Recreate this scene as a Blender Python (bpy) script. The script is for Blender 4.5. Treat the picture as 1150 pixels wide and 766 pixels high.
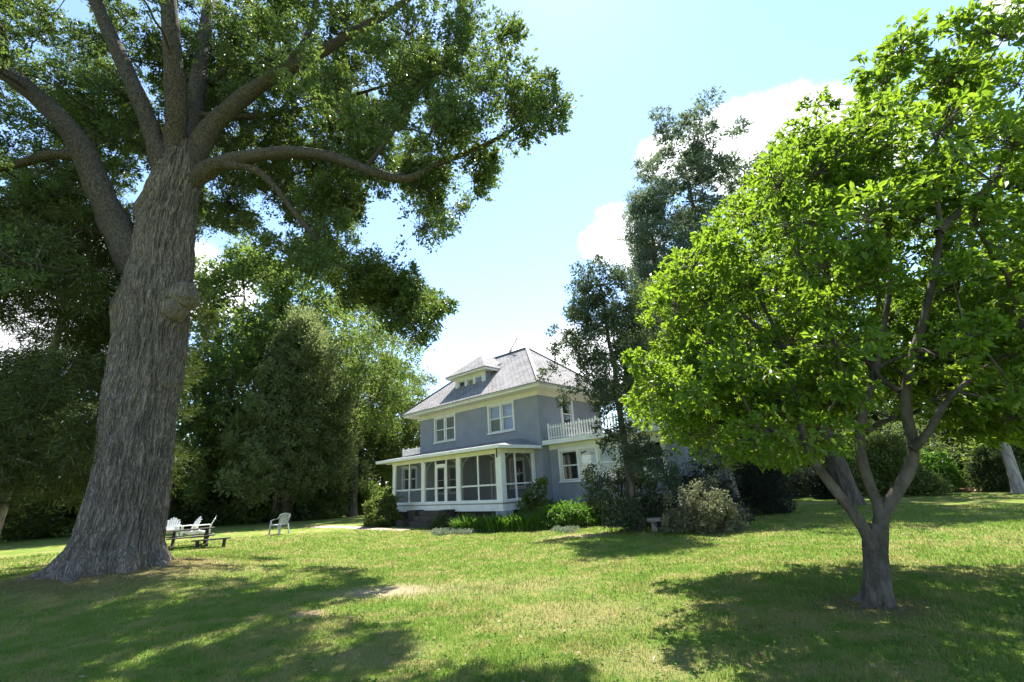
import bpy, math, random
import numpy as np
from mathutils import Vector, Matrix

for o in list(bpy.data.objects): bpy.data.objects.remove(o)
S = bpy.context.scene
COL = S.collection
RS = np.random.RandomState(7)
random.seed(7)

# ------------------------------------------------------------------ camera
IW, IH = 1150.0, 766.0
F0 = 495.0
PITCH, ROLL = math.radians(17.836), math.radians(-3.595)
EYE = np.array([0.0, 0.0, 1.65])
_f = np.array([0, math.cos(PITCH), math.sin(PITCH)])
_r = np.array([1.0, 0, 0]); _u = np.cross(_r, _f)
AXR = _r * math.cos(ROLL) + _u * math.sin(ROLL)
AXU = -_r * math.sin(ROLL) + _u * math.cos(ROLL)
AXF = _f
cam = bpy.data.objects.new("camera", bpy.data.cameras.new("camera"))
COL.objects.link(cam)
cam.matrix_world = Matrix(((AXR[0], AXU[0], -AXF[0], EYE[0]), (AXR[1], AXU[1], -AXF[1], EYE[1]), (AXR[2], AXU[2], -AXF[2], EYE[2]), (0, 0, 0, 1)))
cam.data.sensor_fit = 'HORIZONTAL'; cam.data.sensor_width = 36.0
cam.data.lens = F0 / IW * 36.0
cam.data.clip_start = 0.05; cam.data.clip_end = 3000
S.camera = cam

def ray(px, py):
    return (px - IW / 2) / F0 * AXR - (py - IH / 2) / F0 * AXU + AXF
def proj(P):
    d = np.atleast_2d(P) - EYE
    w = d @ AXF
    w = np.where(np.abs(w) < 1e-6, 1e-6, w)
    return np.stack([IW / 2 + F0 * (d @ AXR) / w, IH / 2 - F0 * (d @ AXU) / w, w], 1)
def aty(px, py, y):
    d = ray(px, py); return EYE + d * (y / d[1])
def atdist(px, py, D):
    d = ray(px, py); return EYE + d * (D / math.hypot(d[0], d[1]))

# ------------------------------------------------------------------ sky, sun, exposure
SUN_EL, SUN_AZ = math.radians(64), math.radians(15)       # azimuth measured from +Y towards +X
W = bpy.data.worlds.new("World"); S.world = W; W.use_nodes = True
wn, wl = W.node_tree.nodes, W.node_tree.links
wn.clear()
def WN(t, **k):
    n = wn.new(t)
    for a, b in k.items(): setattr(n, a, b)
    return n
sky = WN('ShaderNodeTexSky', sky_type='NISHITA', sun_disc=False)
sky.sun_elevation = SUN_EL; sky.sun_rotation = SUN_AZ; sky.air_density = 1.0; sky.dust_density = .08; sky.ozone_density = 1.7
geo = WN('ShaderNodeTexCoord')
nz = WN('ShaderNodeTexNoise'); nz.inputs['Scale'].default_value = 9; nz.inputs['Detail'].default_value = 10; nz.inputs['Roughness'].default_value = .66
wl.new(geo.outputs['Generated'], nz.inputs['Vector'])
nz2 = WN('ShaderNodeTexNoise'); nz2.inputs['Scale'].default_value = 7; nz2.inputs['Detail'].default_value = 6
wl.new(geo.outputs['Generated'], nz2.inputs['Vector'])
CLOUDS = [(865, 162, .095), (905, 165, .11), (795, 172, .075), (750, 178, .062), (950, 185, .11), (835, 175, .08), (698, 268, .075), (676, 272, .05), (722, 282, .06),
          (640, 400, .085), (590, 402, .06), (680, 405, .09), (120, 330, .12), (190, 320, .11), (235, 325, .075), (60, 350, .12), (1150, 5, .045), (1180, -10, .06)]
last = None
for (px, py, rr) in CLOUDS:
    d = ray(px, py); d = d / np.linalg.norm(d)
    vm = WN('ShaderNodeVectorMath', operation='DISTANCE'); vm.inputs[1].default_value = d
    wl.new(geo.outputs['Generated'], vm.inputs[0])
    dv = WN('ShaderNodeMath', operation='DIVIDE'); wl.new(vm.outputs['Value'], dv.inputs[0]); dv.inputs[1].default_value = rr
    if last is None: last = dv
    else:
        mn = WN('ShaderNodeMath', operation='SMOOTH_MIN'); mn.inputs[2].default_value = .12
        wl.new(last.outputs[0], mn.inputs[0]); wl.new(dv.outputs[0], mn.inputs[1]); last = mn
ns = WN('ShaderNodeMath', operation='MULTIPLY_ADD'); wl.new(nz.outputs['Fac'], ns.inputs[0]); ns.inputs[1].default_value = 1.5
wl.new(last.outputs[0], ns.inputs[2])
mr = WN('ShaderNodeMapRange', interpolation_type='SMOOTHSTEP')
mr.inputs['From Min'].default_value = 1.36; mr.inputs['From Max'].default_value = 1.84; mr.inputs['To Min'].default_value = 1; mr.inputs['To Max'].default_value = 0
wl.new(ns.outputs[0], mr.inputs['Value'])
mixc = WN('ShaderNodeMix', data_type='RGBA'); mixc.inputs[7].default_value = (6.5, 6.7, 7.0, 1)
shd = WN('ShaderNodeMapRange'); shd.inputs['From Min'].default_value = .35; shd.inputs['From Max'].default_value = .68; shd.inputs['To Min'].default_value = 1.12; shd.inputs['To Max'].default_value = .74
wl.new(nz2.outputs['Fac'], shd.inputs['Value'])
cc = WN('ShaderNodeVectorMath', operation='SCALE'); cc.inputs[0].default_value = (5.5, 5.6, 5.8); wl.new(shd.outputs['Result'], cc.inputs['Scale']); wl.new(cc.outputs[0], mixc.inputs[7])
wl.new(mr.outputs['Result'], mixc.inputs[0]); wl.new(sky.outputs[0], mixc.inputs[6])
bg = WN('ShaderNodeBackground'); bg.inputs[1].default_value = .124
wl.new(mixc.outputs[2], bg.inputs[0])
wo = WN('ShaderNodeOutputWorld'); wl.new(bg.outputs[0], wo.inputs[0])

sl = bpy.data.lights.new("sun", 'SUN'); sl.energy = 5.0; sl.angle = math.radians(.53); sl.color = (1, .955, .88)
so = bpy.data.objects.new("sun", sl); COL.objects.link(so)
sd = Vector((math.sin(SUN_AZ) * math.cos(SUN_EL), math.cos(SUN_AZ) * math.cos(SUN_EL), math.sin(SUN_EL)))
so.rotation_euler = sd.to_track_quat('Z', 'Y').to_euler(); so.location = (0, 0, 40)
S.view_settings.view_transform = 'Standard'; S.view_settings.look = 'None'
S.view_settings.exposure = 1.7; S.view_settings.gamma = 1.0; S.view_settings.use_curve_mapping = False
S.render.engine = 'CYCLES'
S.cycles.max_bounces = 8; S.cycles.transparent_max_bounces = 24; S.cycles.transmission_bounces = 6; S.cycles.diffuse_bounces = 4
S.cycles.use_denoising = True

# ------------------------------------------------------------------ terrain height
OAK = np.array([-9.45, 11.0])
MAG = np.array([4.05, 5.9])
def ss(a, b, x):
    t = np.clip((np.asarray(x, float) - a) / (b - a), 0, 1); return t * t * (3 - 2 * t)
def gz(x, y):
    x = np.asarray(x, float); y = np.asarray(y, float)
    left = ss(3, 20, -x)
    z = .25 * left * ss(2, 18, y) - .13 * (1 - left) * ss(6, 18, y)
    r2 = (x - OAK[0]) ** 2 + (y - OAK[1]) ** 2
    z = z + .42 * np.exp(-r2 / (2 * 1.9 ** 2))
    r2 = (x - MAG[0]) ** 2 + (y - MAG[1]) ** 2
    z = z + .07 * np.exp(-r2 / (2 * .5 ** 2))
    z = z + .045 * np.clip(np.hypot(x, y) - 33, 0, 25) * ss(14, 22, x)
    z = z + .03 * np.sin(x * .7 + 1.3) * np.sin(y * .55) * ss(60, 20, np.hypot(x, y))
    return z
def gp(px, py):
    d = ray(px, py); d = d / math.hypot(d[0], d[1])
    t = np.linspace(1, 160, 8000)
    P = EYE[None] + t[:, None] * d[None]
    below = P[:, 2] < gz(P[:, 0], P[:, 1])
    i = np.argmax(below) if below.any() else len(t) - 1
    return np.array([P[i, 0], P[i, 1], float(gz(P[i, 0], P[i, 1]))])
def azpos(px, py, dist):
    d = ray(px, py); d = d[:2] / np.linalg.norm(d[:2]) * dist
    return np.array([d[0], d[1], float(gz(d[0], d[1]))])

HC = np.array([1.0976, 21.9726]); HROT = math.radians(-42.117)
def hw(u, v):
    """ground point given along (u, to the left) and behind (v) the house front"""
    w = HC + [-u * math.cos(HROT) - v * math.sin(HROT), -u * math.sin(HROT) + v * math.cos(HROT)]
    return np.array([w[0], w[1], float(gz(w[0], w[1]))])
# ------------------------------------------------------------------ object helpers
def tag(o, label=None, cat=None, group=None, kind=None):
    if label: o['label'] = label
    if cat: o['category'] = cat
    if group: o['group'] = group
    if kind: o['kind'] = kind
    return o
def link(o, parent=None):
    COL.objects.link(o)
    if parent is not None: o.parent = parent
    return o
def empty(name, loc, rz=0, **k):
    o = bpy.data.objects.new(name, None); COL.objects.link(o)
    o.location = loc; o.rotation_euler = (0, 0, rz); o.empty_display_size = .2
    return tag(o, **k)
def copy_tree(o, parent=None):
    c = o.copy(); COL.objects.link(c); c.parent = parent
    for ch in list(o.children): copy_tree(ch, c)
    return c
def np_mesh(name, V, faces_k, mat, parent=None, smooth=False, uv=None):
    """faces_k: (M,k) index array or list of such arrays"""
    if not isinstance(faces_k, (list, tuple)): faces_k = [faces_k]
    me = bpy.data.meshes.new(name)
    V = np.asarray(V, np.float32)
    me.vertices.add(len(V)); me.vertices.foreach_set('co', V.ravel())
    loops = np.concatenate([f.ravel() for f in faces_k]).astype(np.int32)
    sizes = np.concatenate([np.full(len(f), f.shape[1], np.int32) for f in faces_k])
    starts = np.concatenate([[0], np.cumsum(sizes)[:-1]]).astype(np.int32)
    me.loops.add(len(loops)); me.loops.foreach_set('vertex_index', loops)
    me.polygons.add(len(sizes)); me.polygons.foreach_set('loop_start', starts)
    me.polygons.foreach_set('use_smooth', np.full(len(sizes), smooth, bool))
    me.update(calc_edges=True)
    me.materials.append(mat)
    o = bpy.data.objects.new(name, me)
    return link(o, parent)

class MB:
    def __init__(s, off=(0, 0, 0)): s.v = []; s.f = []; s.sm = []; s.off = off
    def add(s, vs, fs, smooth=False):
        n = len(s.v); s.v += [tuple(v) for v in vs]
        s.f += [tuple(i + n for i in f) for f in fs]; s.sm += [smooth] * len(fs)
        return s
    def box(s, x0, x1, y0, y1, z0, z1):
        x0, x1 = sorted((x0, x1)); y0, y1 = sorted((y0, y1)); z0, z1 = sorted((z0, z1))
        return s.add([(x0, y0, z0), (x1, y0, z0), (x1, y1, z0), (x0, y1, z0), (x0, y0, z1), (x1, y0, z1), (x1, y1, z1), (x0, y1, z1)],
                     [(0, 3, 2, 1), (4, 5, 6, 7), (0, 1, 5, 4), (1, 2, 6, 5), (2, 3, 7, 6), (3, 0, 4, 7)])
    def obox(s, c, ax, ay, az, hx, hy, hz):
        c = np.array(c, float); ax, ay, az = [np.array(a, float) / np.linalg.norm(a) for a in (ax, ay, az)]
        vs = [c + ax * i * hx + ay * j * hy + az * k * hz for k in (-1, 1) for (i, j) in ((-1, -1), (1, -1), (1, 1), (-1, 1))]
        return s.add(vs, [(0, 3, 2, 1), (4, 5, 6, 7), (0, 1, 5, 4), (1, 2, 6, 5), (2, 3, 7, 6), (3, 0, 4, 7)])
    def bar(s, a, b, w, h, up=(0, 0, 1)):
        a = np.array(a, float); b = np.array(b, float); d = b - a; L = np.linalg.norm(d); d = d / L
        sx = np.cross(d, up); 
        if np.linalg.norm(sx) < 1e-5: sx = np.array([1.0, 0, 0])
        sx /= np.linalg.norm(sx); uz = np.cross(sx, d)
        return s.obox((a + b) / 2, sx, d, uz, w / 2, L / 2, h / 2)
    def tube(s, pts, rad, n=8, cap=True):
        P = np.array(pts, float); R = np.broadcast_to(np.array(rad, float), (len(P),))
        V, F = tube_arrays(P, R, n)
        base = len(s.v); s.v += [tuple(v) for v in V]; s.f += [tuple(int(i) + base for i in f) for f in F]; s.sm += [True] * len(F)
        if cap:
            s.f.append(tuple(base + i for i in range(n))[::-1]); s.sm.append(False)
            s.f.append(tuple(base + (len(P) - 1) * n + i for i in range(n))); s.sm.append(False)
        return s
    def build(s, name, mat, parent=None, bevel=0):
        me = bpy.data.meshes.new(name)
        v = np.array(s.v) + np.array(s.off) if s.v else []
        me.from_pydata([tuple(x) for x in v], [], s.f); me.materials.append(mat)
        me.polygons.foreach_set('use_smooth', s.sm); me.update()
        o = bpy.data.objects.new(name, me); link(o, parent)
        if bevel:
            m = o.modifiers.new('bevel', 'BEVEL'); m.width = bevel; m.segments = 2; m.limit_method = 'ANGLE'
        return o

def tube_arrays(P, R, n):
    P = np.asarray(P, float); m = len(P)
    T = np.gradient(P, axis=0); T /= np.maximum(np.linalg.norm(T, axis=1, keepdims=True), 1e-9)
    ref = np.array([0, 0, 1.0]) if abs(T[0][2]) < .9 else np.array([1.0, 0, 0])
    A = np.zeros((m, 3)); a = np.cross(T[0], ref); a /= np.linalg.norm(a)
    for i in range(m):
        a = a - T[i] * (a @ T[i]); a /= max(np.linalg.norm(a), 1e-9); A[i] = a
    B = np.cross(T, A)
    th = np.arange(n) / n * 2 * np.pi
    V = P[:, None] + R[:, None, None] * (np.cos(th)[None, :, None] * A[:, None] + np.sin(th)[None, :, None] * B[:, None])
    i = np.arange(m - 1)[:, None] * n; j = np.arange(n)[None]; j2 = (j + 1) % n
    Fc = np.stack([i + j, i + j2, i + n + j2, i + n + j], -1).reshape(-1, 4)
    return V.reshape(-1, 3), Fc

# ------------------------------------------------------------------ materials
class NT:
    def __init__(s, name):
        s.m = bpy.data.materials.new(name); s.m.use_nodes = True; s.t = s.m.node_tree; s.t.nodes.clear()
        s.out = s.t.nodes.new('ShaderNodeOutputMaterial')
    def n(s, t, ins=None, **k):
        nd = s.t.nodes.new(t)
        for a, b in k.items(): setattr(nd, a, b)
        for a, b in (ins or {}).items():
            if isinstance(b, bpy.types.NodeSocket): s.t.links.new(b, nd.inputs[a])
            else: nd.inputs[a].default_value = b
        return nd
    def noise(s, vec, scale, detail=4, rough=.55):
        i = {'Scale': scale, 'Detail': detail, 'Roughness': rough}
        if vec is not None: i['Vector'] = vec
        return s.n('ShaderNodeTexNoise', i).outputs['Fac']
    def rng(s, v, a, b, c=0, d=1):
        return s.n('ShaderNodeMapRange', {'Value': v, 'From Min': a, 'From Max': b, 'To Min': c, 'To Max': d}, interpolation_type='SMOOTHSTEP').outputs[0]
    def mix(s, f, a, b, blend='MIX'):
        nd = s.n('ShaderNodeMix', {0: f, 6: a, 7: b}, data_type='RGBA', blend_type=blend); return nd.outputs[2]
    def math(s, op, a, b=0.0): return s.n('ShaderNodeMath', {0: a, 1: b}, operation=op).outputs[0]
    def bump(s, h, strength=.5, dist=.02): return s.n('ShaderNodeBump', {'Height': h, 'Strength': strength, 'Distance': dist}).outputs[0]
    def scale(s, vec, sc): return s.n('ShaderNodeMapping', {'Vector': vec, 'Scale': sc}).outputs[0]
    def pos(s): return s.n('ShaderNodeNewGeometry').outputs['Position']
    def obj(s): return s.n('ShaderNodeTexCoord').outputs['Object']
    def bsdf(s, col, rough=.6, normal=None, spec=.3, **k):
        i = {'Base Color': col, 'Roughness': rough, 'Specular IOR Level': spec}
        if normal is not None: i['Normal'] = normal
        i.update(k)
        b = s.n('ShaderNodeBsdfPrincipled', i); return b.outputs[0]
    def end(s, sh): s.t.links.new(sh, s.out.inputs[0]); return s.m
def c4(c): return (c[0], c[1], c[2], 1)

def leaf_mat(name, c1, c2, c3, trans=.4, tcol=None, rough=.5, spec=.35):
    t = NT(name)
    g = t.n('ShaderNodeNewGeometry')
    r = g.outputs['Random Per Island']
    cr = t.n('ShaderNodeValToRGB', {'Fac': r}); e = cr.color_ramp.elements
    e[0].color = c4(c1); e[1].color = c4(c3); x = cr.color_ramp.elements.new(.55); x.color = c4(c2)
    big = t.noise(t.scale(g.outputs['Position'], (1, 1, 1)), .55, 3)
    col = t.mix(t.rng(big, .35, .7, 0, .45), cr.outputs[0], c4([a * .72 for a in c1]))
    p = t.bsdf(col, rough, None, spec)
    tc = tcol or [c2[0] * 1.5, c2[1] * 1.5, c2[2] * .8]
    tcl = t.mix(t.math('MULTIPLY', r, .35), c4(tc), col)
    tr = t.n('ShaderNodeBsdfTranslucent', {'Color': tcl}).outputs[0]
    return t.end(t.n('ShaderNodeMixShader', {0: trans, 1: p, 2: tr}).outputs[0])

def bark_mat(name, dark, light, sc=(9, 9, 1.6), bump=.8, fine=30):
    t = NT(name); v = t.obj()
    n1 = t.noise(t.scale(v, sc), 1.0, 6, .65)
    n2 = t.noise(v, 1.1, 4)
    n3 = t.noise(v, fine, 4, .7)
    f = t.rng(n1, .36, .66)
    col = t.mix(f, c4(dark), c4(light))
    col = t.mix(t.rng(n2, .4, .7, 0, .5), col, c4([(a * .6 + b * .4) * .8 for a, b in zip(dark, light)]))
    col = t.mix(t.rng(n3, .45, .75, 0, .35), col, c4([x * 1.35 for x in light]))
    h = t.math('ADD', n1, t.math('MULTIPLY', n3, .3))
    return t.end(t.bsdf(col, .9, t.bump(h, bump, .05), .1))

def paint_mat(name, col, rough=.55, bump=.12, bsc=40, var=.12):
    t = NT(name); v = t.obj()
    n = t.noise(v, 3.0, 5); n2 = t.noise(v, bsc, 3)
    c = t.mix(t.rng(n, .35, .75, 0, 1), c4(col), c4([x * (1 - var) for x in col]))
    return t.end(t.bsdf(c, rough, t.bump(n2, bump, .01), .3))

def lawn_color(t):
    """grass colour from the place itself: green, dry and bare patches by world position"""
    p = t.pos()
    a = t.noise(p, .55, 5, .6); b = t.noise(p, 2.2, 5, .65); c = t.noise(p, 9, 4, .6); d = t.noise(p, .16, 3)
    col = t.mix(t.rng(b, .35, .65), c4((.13, .215, .03)), c4((.205, .26, .052)))
    dry = t.rng(t.math('ADD', t.math('MULTIPLY', a, .65), t.math('MULTIPLY', b, .5)), .515, .69)
    col = t.mix(t.math('MULTIPLY', dry, .68), col, c4((.34, .27, .115)))
    col = t.mix(t.math('MULTIPLY', t.rng(c, .5, .72), .25), col, c4((.24, .235, .07)))
    def patch(P, rx, ry, lo, hi, amt, cc, col):
        v = t.n('ShaderNodeVectorMath', {0: p, 1: (P[0], P[1], 0)}, operation='SUBTRACT').outputs[0]
        v = t.n('ShaderNodeVectorMath', {0: v, 1: (1 / rx, 1 / ry, 0)}, operation='MULTIPLY').outputs[0]
        L = t.n('ShaderNodeVectorMath', {0: v}, operation='LENGTH').outputs['Value']
        m = t.math('ADD', L, t.math('MULTIPLY', t.math('SUBTRACT', b, .5), 1.6))
        m = t.math('ADD', m, t.math('MULTIPLY', t.math('SUBTRACT', c, .5), .9))
        return t.mix(t.rng(m, lo, hi, amt, 0), col, c4(cc))
    for P, rx, ry, lo, hi, amt, cc in PATCHES: col = patch(P, rx, ry, lo, hi, amt, cc, col)
    return col, b, c
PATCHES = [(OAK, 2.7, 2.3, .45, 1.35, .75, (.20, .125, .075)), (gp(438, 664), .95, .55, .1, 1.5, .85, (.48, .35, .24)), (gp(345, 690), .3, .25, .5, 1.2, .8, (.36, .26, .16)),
           (MAG, .75, .6, .5, 1.25, .75, (.19, .13, .075)), (gp(655, 690), 1.1, .8, .3, 1.3, .55, (.33, .25, .12)), (gp(430, 735), .7, .4, .3, 1.2, .5, (.34, .26, .13)), (gp(650, 602), 1.2, .6, .4, 1.2, .7, (.36, .28, .16)),
           (gp(745, 745), .6, .5, .3, 1.2, .5, (.34, .26, .13)), (gp(560, 660), 1.6, .9, .3, 1.3, .4, (.33, .26, .13))]
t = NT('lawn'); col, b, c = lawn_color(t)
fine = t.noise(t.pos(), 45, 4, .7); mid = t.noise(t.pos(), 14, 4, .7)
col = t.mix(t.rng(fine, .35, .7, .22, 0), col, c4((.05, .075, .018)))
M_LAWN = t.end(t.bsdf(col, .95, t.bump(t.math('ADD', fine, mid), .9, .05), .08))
t = NT('grass_blades'); col, b, c = lawn_color(t)
g = t.n('ShaderNodeNewGeometry').outputs['Random Per Island']
col = t.mix(t.rng(g, .88, 1, 0, .35), col, c4((.36, .30, .14)))
col = t.mix(t.rng(g, 0, .4, .5, 0), col, c4((.085, .17, .022)))
M_BLADE = t.end(t.n('ShaderNodeMixShader', {0: .5, 1: t.bsdf(col, .5, None, .3), 2: t.n('ShaderNodeBsdfTranslucent', {'Color': t.mix(.5, col, c4((.22, .34, .05)))}).outputs[0]}).outputs[0])

t = NT('oak_bark'); v = t.obj()
w1 = t.n('ShaderNodeTexNoise', {'Vector': v, 'Scale': 2.2, 'Detail': 4}).outputs['Color']
vv = t.n('ShaderNodeVectorMath', {0: v, 1: t.n('ShaderNodeVectorMath', {0: t.n('ShaderNodeVectorMath', {0: w1, 1: (.5, .5, .5)}, operation='SUBTRACT').outputs[0], 'Scale': .22}, operation='SCALE').outputs[0]}, operation='ADD').outputs[0]
vo = t.n('ShaderNodeTexVoronoi', {'Vector': t.scale(vv, (24, 24, 1.5)), 'Scale': 1.0}, feature='DISTANCE_TO_EDGE').outputs['Distance']
vc = t.n('ShaderNodeTexVoronoi', {'Vector': t.scale(vv, (24, 24, 1.5)), 'Scale': 1.0}).outputs['Color']
cx = t.n('ShaderNodeSeparateColor', {0: vc}).outputs[0]
fu = t.rng(vo, -.02, .2)
n3 = t.noise(t.scale(v, (34, 34, 9)), 1.0, 5, .7)
col = t.mix(cx, c4((.165, .135, .108)), c4((.235, .198, .163)))
col = t.mix(t.rng(n3, .4, .7, 0, .5), col, c4((.285, .25, .212)))
col = t.mix(t.rng(t.noise(v, .9, 5), .5, .72, 0, .45), col, c4((.13, .135, .095)))
col = t.mix(fu, c4((.105, .09, .076)), col)
M_OAKBARK = t.end(t.bsdf(col, .92, t.bump(t.math('ADD', fu, t.math('MULTIPLY', n3, .6)), .7, .04), .1))
M_LIMB = bark_mat('oak_limb_bark', (.040, .034, .028), (.125, .108, .09), (22, 22, 12), 1.0)
M_MAGBARK = bark_mat('magnolia_bark', (.05, .043, .034), (.125, .108, .088), (5, 5, 2.5), .4, 18)
M_BARK = bark_mat('tree_bark', (.045, .038, .03), (.135, .115, .095), (8, 8, 1.5), .8)
M_PALEBARK = bark_mat('pale_bark', (.18, .16, .14), (.38, .34, .30), (8, 8, 1.5), .6)
M_OAKLEAF = leaf_mat('oak_leaves', (.036, .070, .016), (.060, .105, .024), (.11, .15, .042), .45, (.17, .25, .035), .42, .45)
M_MAGLEAF = leaf_mat('magnolia_leaves', (.034, .082, .011), (.062, .125, .015), (.115, .175, .028), .5, (.30, .46, .024), .42, .4)
M_DECLEAF = leaf_mat('broad_leaves', (.054, .092, .02), (.082, .13, .03), (.12, .165, .042), .48, (.21, .30, .045), .5)
M_PALELEAF = leaf_mat('pale_leaves', (.07, .11, .026), (.10, .145, .036), (.14, .18, .05), .42, (.20, .26, .045), .5)
M_DARKLEAF = leaf_mat('dark_leaves', (.040, .066, .02), (.060, .090, .03), (.088, .12, .042), .42, (.14, .20, .045), .5)
M_CEDAR = leaf_mat('cedar_sprays', (.095, .13, .05), (.135, .17, .068), (.17, .20, .09), .5, (.28, .34, .12), .7, .2)
M_PINE = leaf_mat('pine_needles', (.05, .075, .022), (.075, .105, .03), (.12, .14, .04), .3, None, .5)
M_BLUECON = leaf_mat('bluish_sprays', (.040, .066, .036), (.060, .090, .050), (.09, .12, .07), .38, None, .6)
M_GREYGREEN = leaf_mat('grey_green_sprays', (.055, .085, .055), (.085, .12, .075), (.12, .15, .10), .45, (.18, .24, .12), .6)
M_BLACKLEAF = leaf_mat('blackish_leaves', (.010, .018, .010), (.016, .026, .014), (.024, .036, .018), .12, None, .6)  # near-black green of the yews and a low bush
M_RHODO = leaf_mat('sun_flecked_leaves', (.11, .13, .06), (.19, .20, .10), (.46, .42, .30), .42, (.18, .2, .09), .5)  # palest leaf colour paints in the cream sunlit spots
M_LILY = leaf_mat('lily_leaves', (.07, .15, .02), (.10, .20, .03), (.15, .25, .04), .4, None, .5)

# ------------------------------------------------------------------ foliage builders
def unit(v): return v / np.maximum(np.linalg.norm(v, axis=-1, keepdims=True), 1e-9)
def leaves(P, A, N, L, Wd, fold=.25, six=False, bend=0.0):
    A = unit(A); Sd = unit(np.cross(A, N)); Nn = np.cross(Sd, A)
    L = L[:, None]; Wd = Wd[:, None]
    if not six:
        V = np.stack([P, P + A * L * .45 + Sd * Wd * .5 + Nn * Wd * fold, P + A * L - Nn * L * bend, P + A * L * .45 - Sd * Wd * .5 + Nn * Wd * fold], 1)
        k = np.arange(len(P))[:, None] * 4
        F = np.concatenate([k + [0, 1, 2], k + [0, 2, 3]])
    else:
        V = np.stack([P, P + A * L * .3 + Sd * Wd * .42 + Nn * Wd * fold, P + A * L * .68 + Sd * Wd * .46 + Nn * (Wd * fold - L * bend * .4), P + A * L - Nn * L * bend,
                      P + A * L * .68 - Sd * Wd * .46 + Nn * (Wd * fold - L * bend * .4), P + A * L * .3 - Sd * Wd * .42 + Nn * Wd * fold], 1)
        k = np.arange(len(P))[:, None] * 6
        F = np.concatenate([k + [0, 1, 2, 3], k + [0, 3, 4, 5]])
    return V.reshape(-1, 3), F

LAST = {}
def twig_prisms(r0, r1):
    A, B = LAST['tips']; m = len(A); D = unit(B - A); S1 = unit(np.cross(D, np.where(np.abs(D[:, 2:]) > .9, [[1.0, 0, 0]], [[0, 0, 1.0]]))); S2 = np.cross(D, S1)
    mid = (A + B) / 2 + np.array([0, 0, .05]) * np.linalg.norm(B - A, axis=1)[:, None]; rings = []
    for P, r in ((A, r0), (mid, (r0 + r1) / 2), (B, r1)):
        for q in range(3): rings.append(P + r * (math.cos(q * 2.094) * S1 + math.sin(q * 2.094) * S2))
    V = np.stack(rings, 1).reshape(-1, 3); k = np.arange(m)[:, None] * 9
    F = np.concatenate([k + [g * 3 + q, g * 3 + (q + 1) % 3, g * 3 + 3 + (q + 1) % 3, g * 3 + 3 + q] for g in range(2) for q in range(3)])
    return V, F
def clump_leaves(rs, C, R, n_sprig, n_leaf, Ls, ws, flat=.75, up=.6, out=None, spread=.16, six=False, bend=.1, fold=.25, droop=0.0):
    """C (K,3) clump centres, R (K,) radii -> leaf arrays. Leaves sit on sprigs spread through each clump."""
    K = len(C)
    d = unit(rs.normal(size=(K, n_sprig, 3)))
    if out is not None: d = unit(d + out[:, None] * .55)
    rad = rs.uniform(.25, 1.0, (K, n_sprig, 1)) ** .6
    tip = C[:, None] + d * R[:, None, None] * rad * np.array([1, 1, flat])
    LAST['tips'] = (np.repeat(C[:, None], n_sprig, 1).reshape(-1, 3), tip.reshape(-1, 3))
    Cc = np.repeat(tip[:, :, None], n_leaf, 2)
    sp = rs.normal(size=Cc.shape) * spread * R[:, None, None, None]
    P = (Cc + sp).reshape(-1, 3)
    dd = np.repeat(d[:, :, None], n_leaf, 2).reshape(-1, 3)
    A = unit(dd * .7 + rs.normal(size=P.shape) * .7 + np.array([0, 0, -droop]))
    N = unit(rs.normal(size=P.shape) * .75 + np.array([0, 0, up]))
    L = Ls * rs.uniform(.65, 1.25, len(P)); Wd = L * ws * rs.uniform(.8, 1.2, len(P))
    return leaves(P, A, N, L, Wd, fold, six, bend)

def grow(skel, skr, clumps, rs, wob=.12, kpow=.42, r0=.012, alpha=.35):
    """join clump centres to a skeleton one after another (nearest first) -> list of (points, radii) twigs"""
    nodes = [np.array(p) for p in skel]; cost = [0.0] * len(nodes); cap = [float(r) for r in skr]
    par = [-1] * len(nodes); kids = [0] * len(nodes)
    rem = list(range(len(clumps))); N = np.array(nodes); cst = np.array(cost)
    D = np.linalg.norm(clumps[:, None] - N[None], axis=2) + alpha * cst[None]
    best = D.min(1); who = D.argmin(1)
    used = np.zeros(len(clumps), bool); out = []
    while not used.all():
        i = int(np.argmin(np.where(used, 1e9, best))); used[i] = True
        j = int(who[i]); a = nodes[j]; b = clumps[i]; L = np.linalg.norm(b - a)
        m = max(3, int(L / .45) + 2); tt = np.linspace(0, 1, m)[:, None]
        sag = np.array([0, 0, 1.0]) * L * .10 * rs.uniform(-.3, 1.2)
        pts = a + (b - a) * tt + sag * np.sin(tt * np.pi) + rs.normal(size=(m, 3)) * wob * L * .25 * np.sin(tt * np.pi)
        chain = [j]
        for q in pts[1:]:
            nodes.append(q); par.append(chain[-1]); kids.append(0); cost.append(cost[chain[-1]] + L / (m - 1)); cap.append(9.0); chain.append(len(nodes) - 1)
        out.append(chain)
        new = np.array([nodes[k] for k in chain[1:]])
        D = np.linalg.norm(clumps[:, None] - new[None], axis=2) + alpha * np.array([cost[k] for k in chain[1:]])[None]
        bb = D.min(1); ww = D.argmin(1); upd = bb < best
        best = np.where(upd, bb, best); who = np.where(upd, np.array(chain[1:])[ww], who)
    load = np.zeros(len(nodes))
    for ch in out: load[ch[-1]] += 1
    for k in range(len(nodes) - 1, -1, -1):
        if par[k] >= 0: load[par[k]] += load[k]
    res = []
    for ch in out:
        rr = np.array([r0 * max(load[k], 1) ** kpow for k in ch[1:]])
        rr = np.concatenate([[min(rr[0] * 1.15, cap[ch[0]] * .9)], rr]); rr[-1] = r0 * .6
        res.append((np.array([nodes[k] for k in ch]), rr))
    return res

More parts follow.
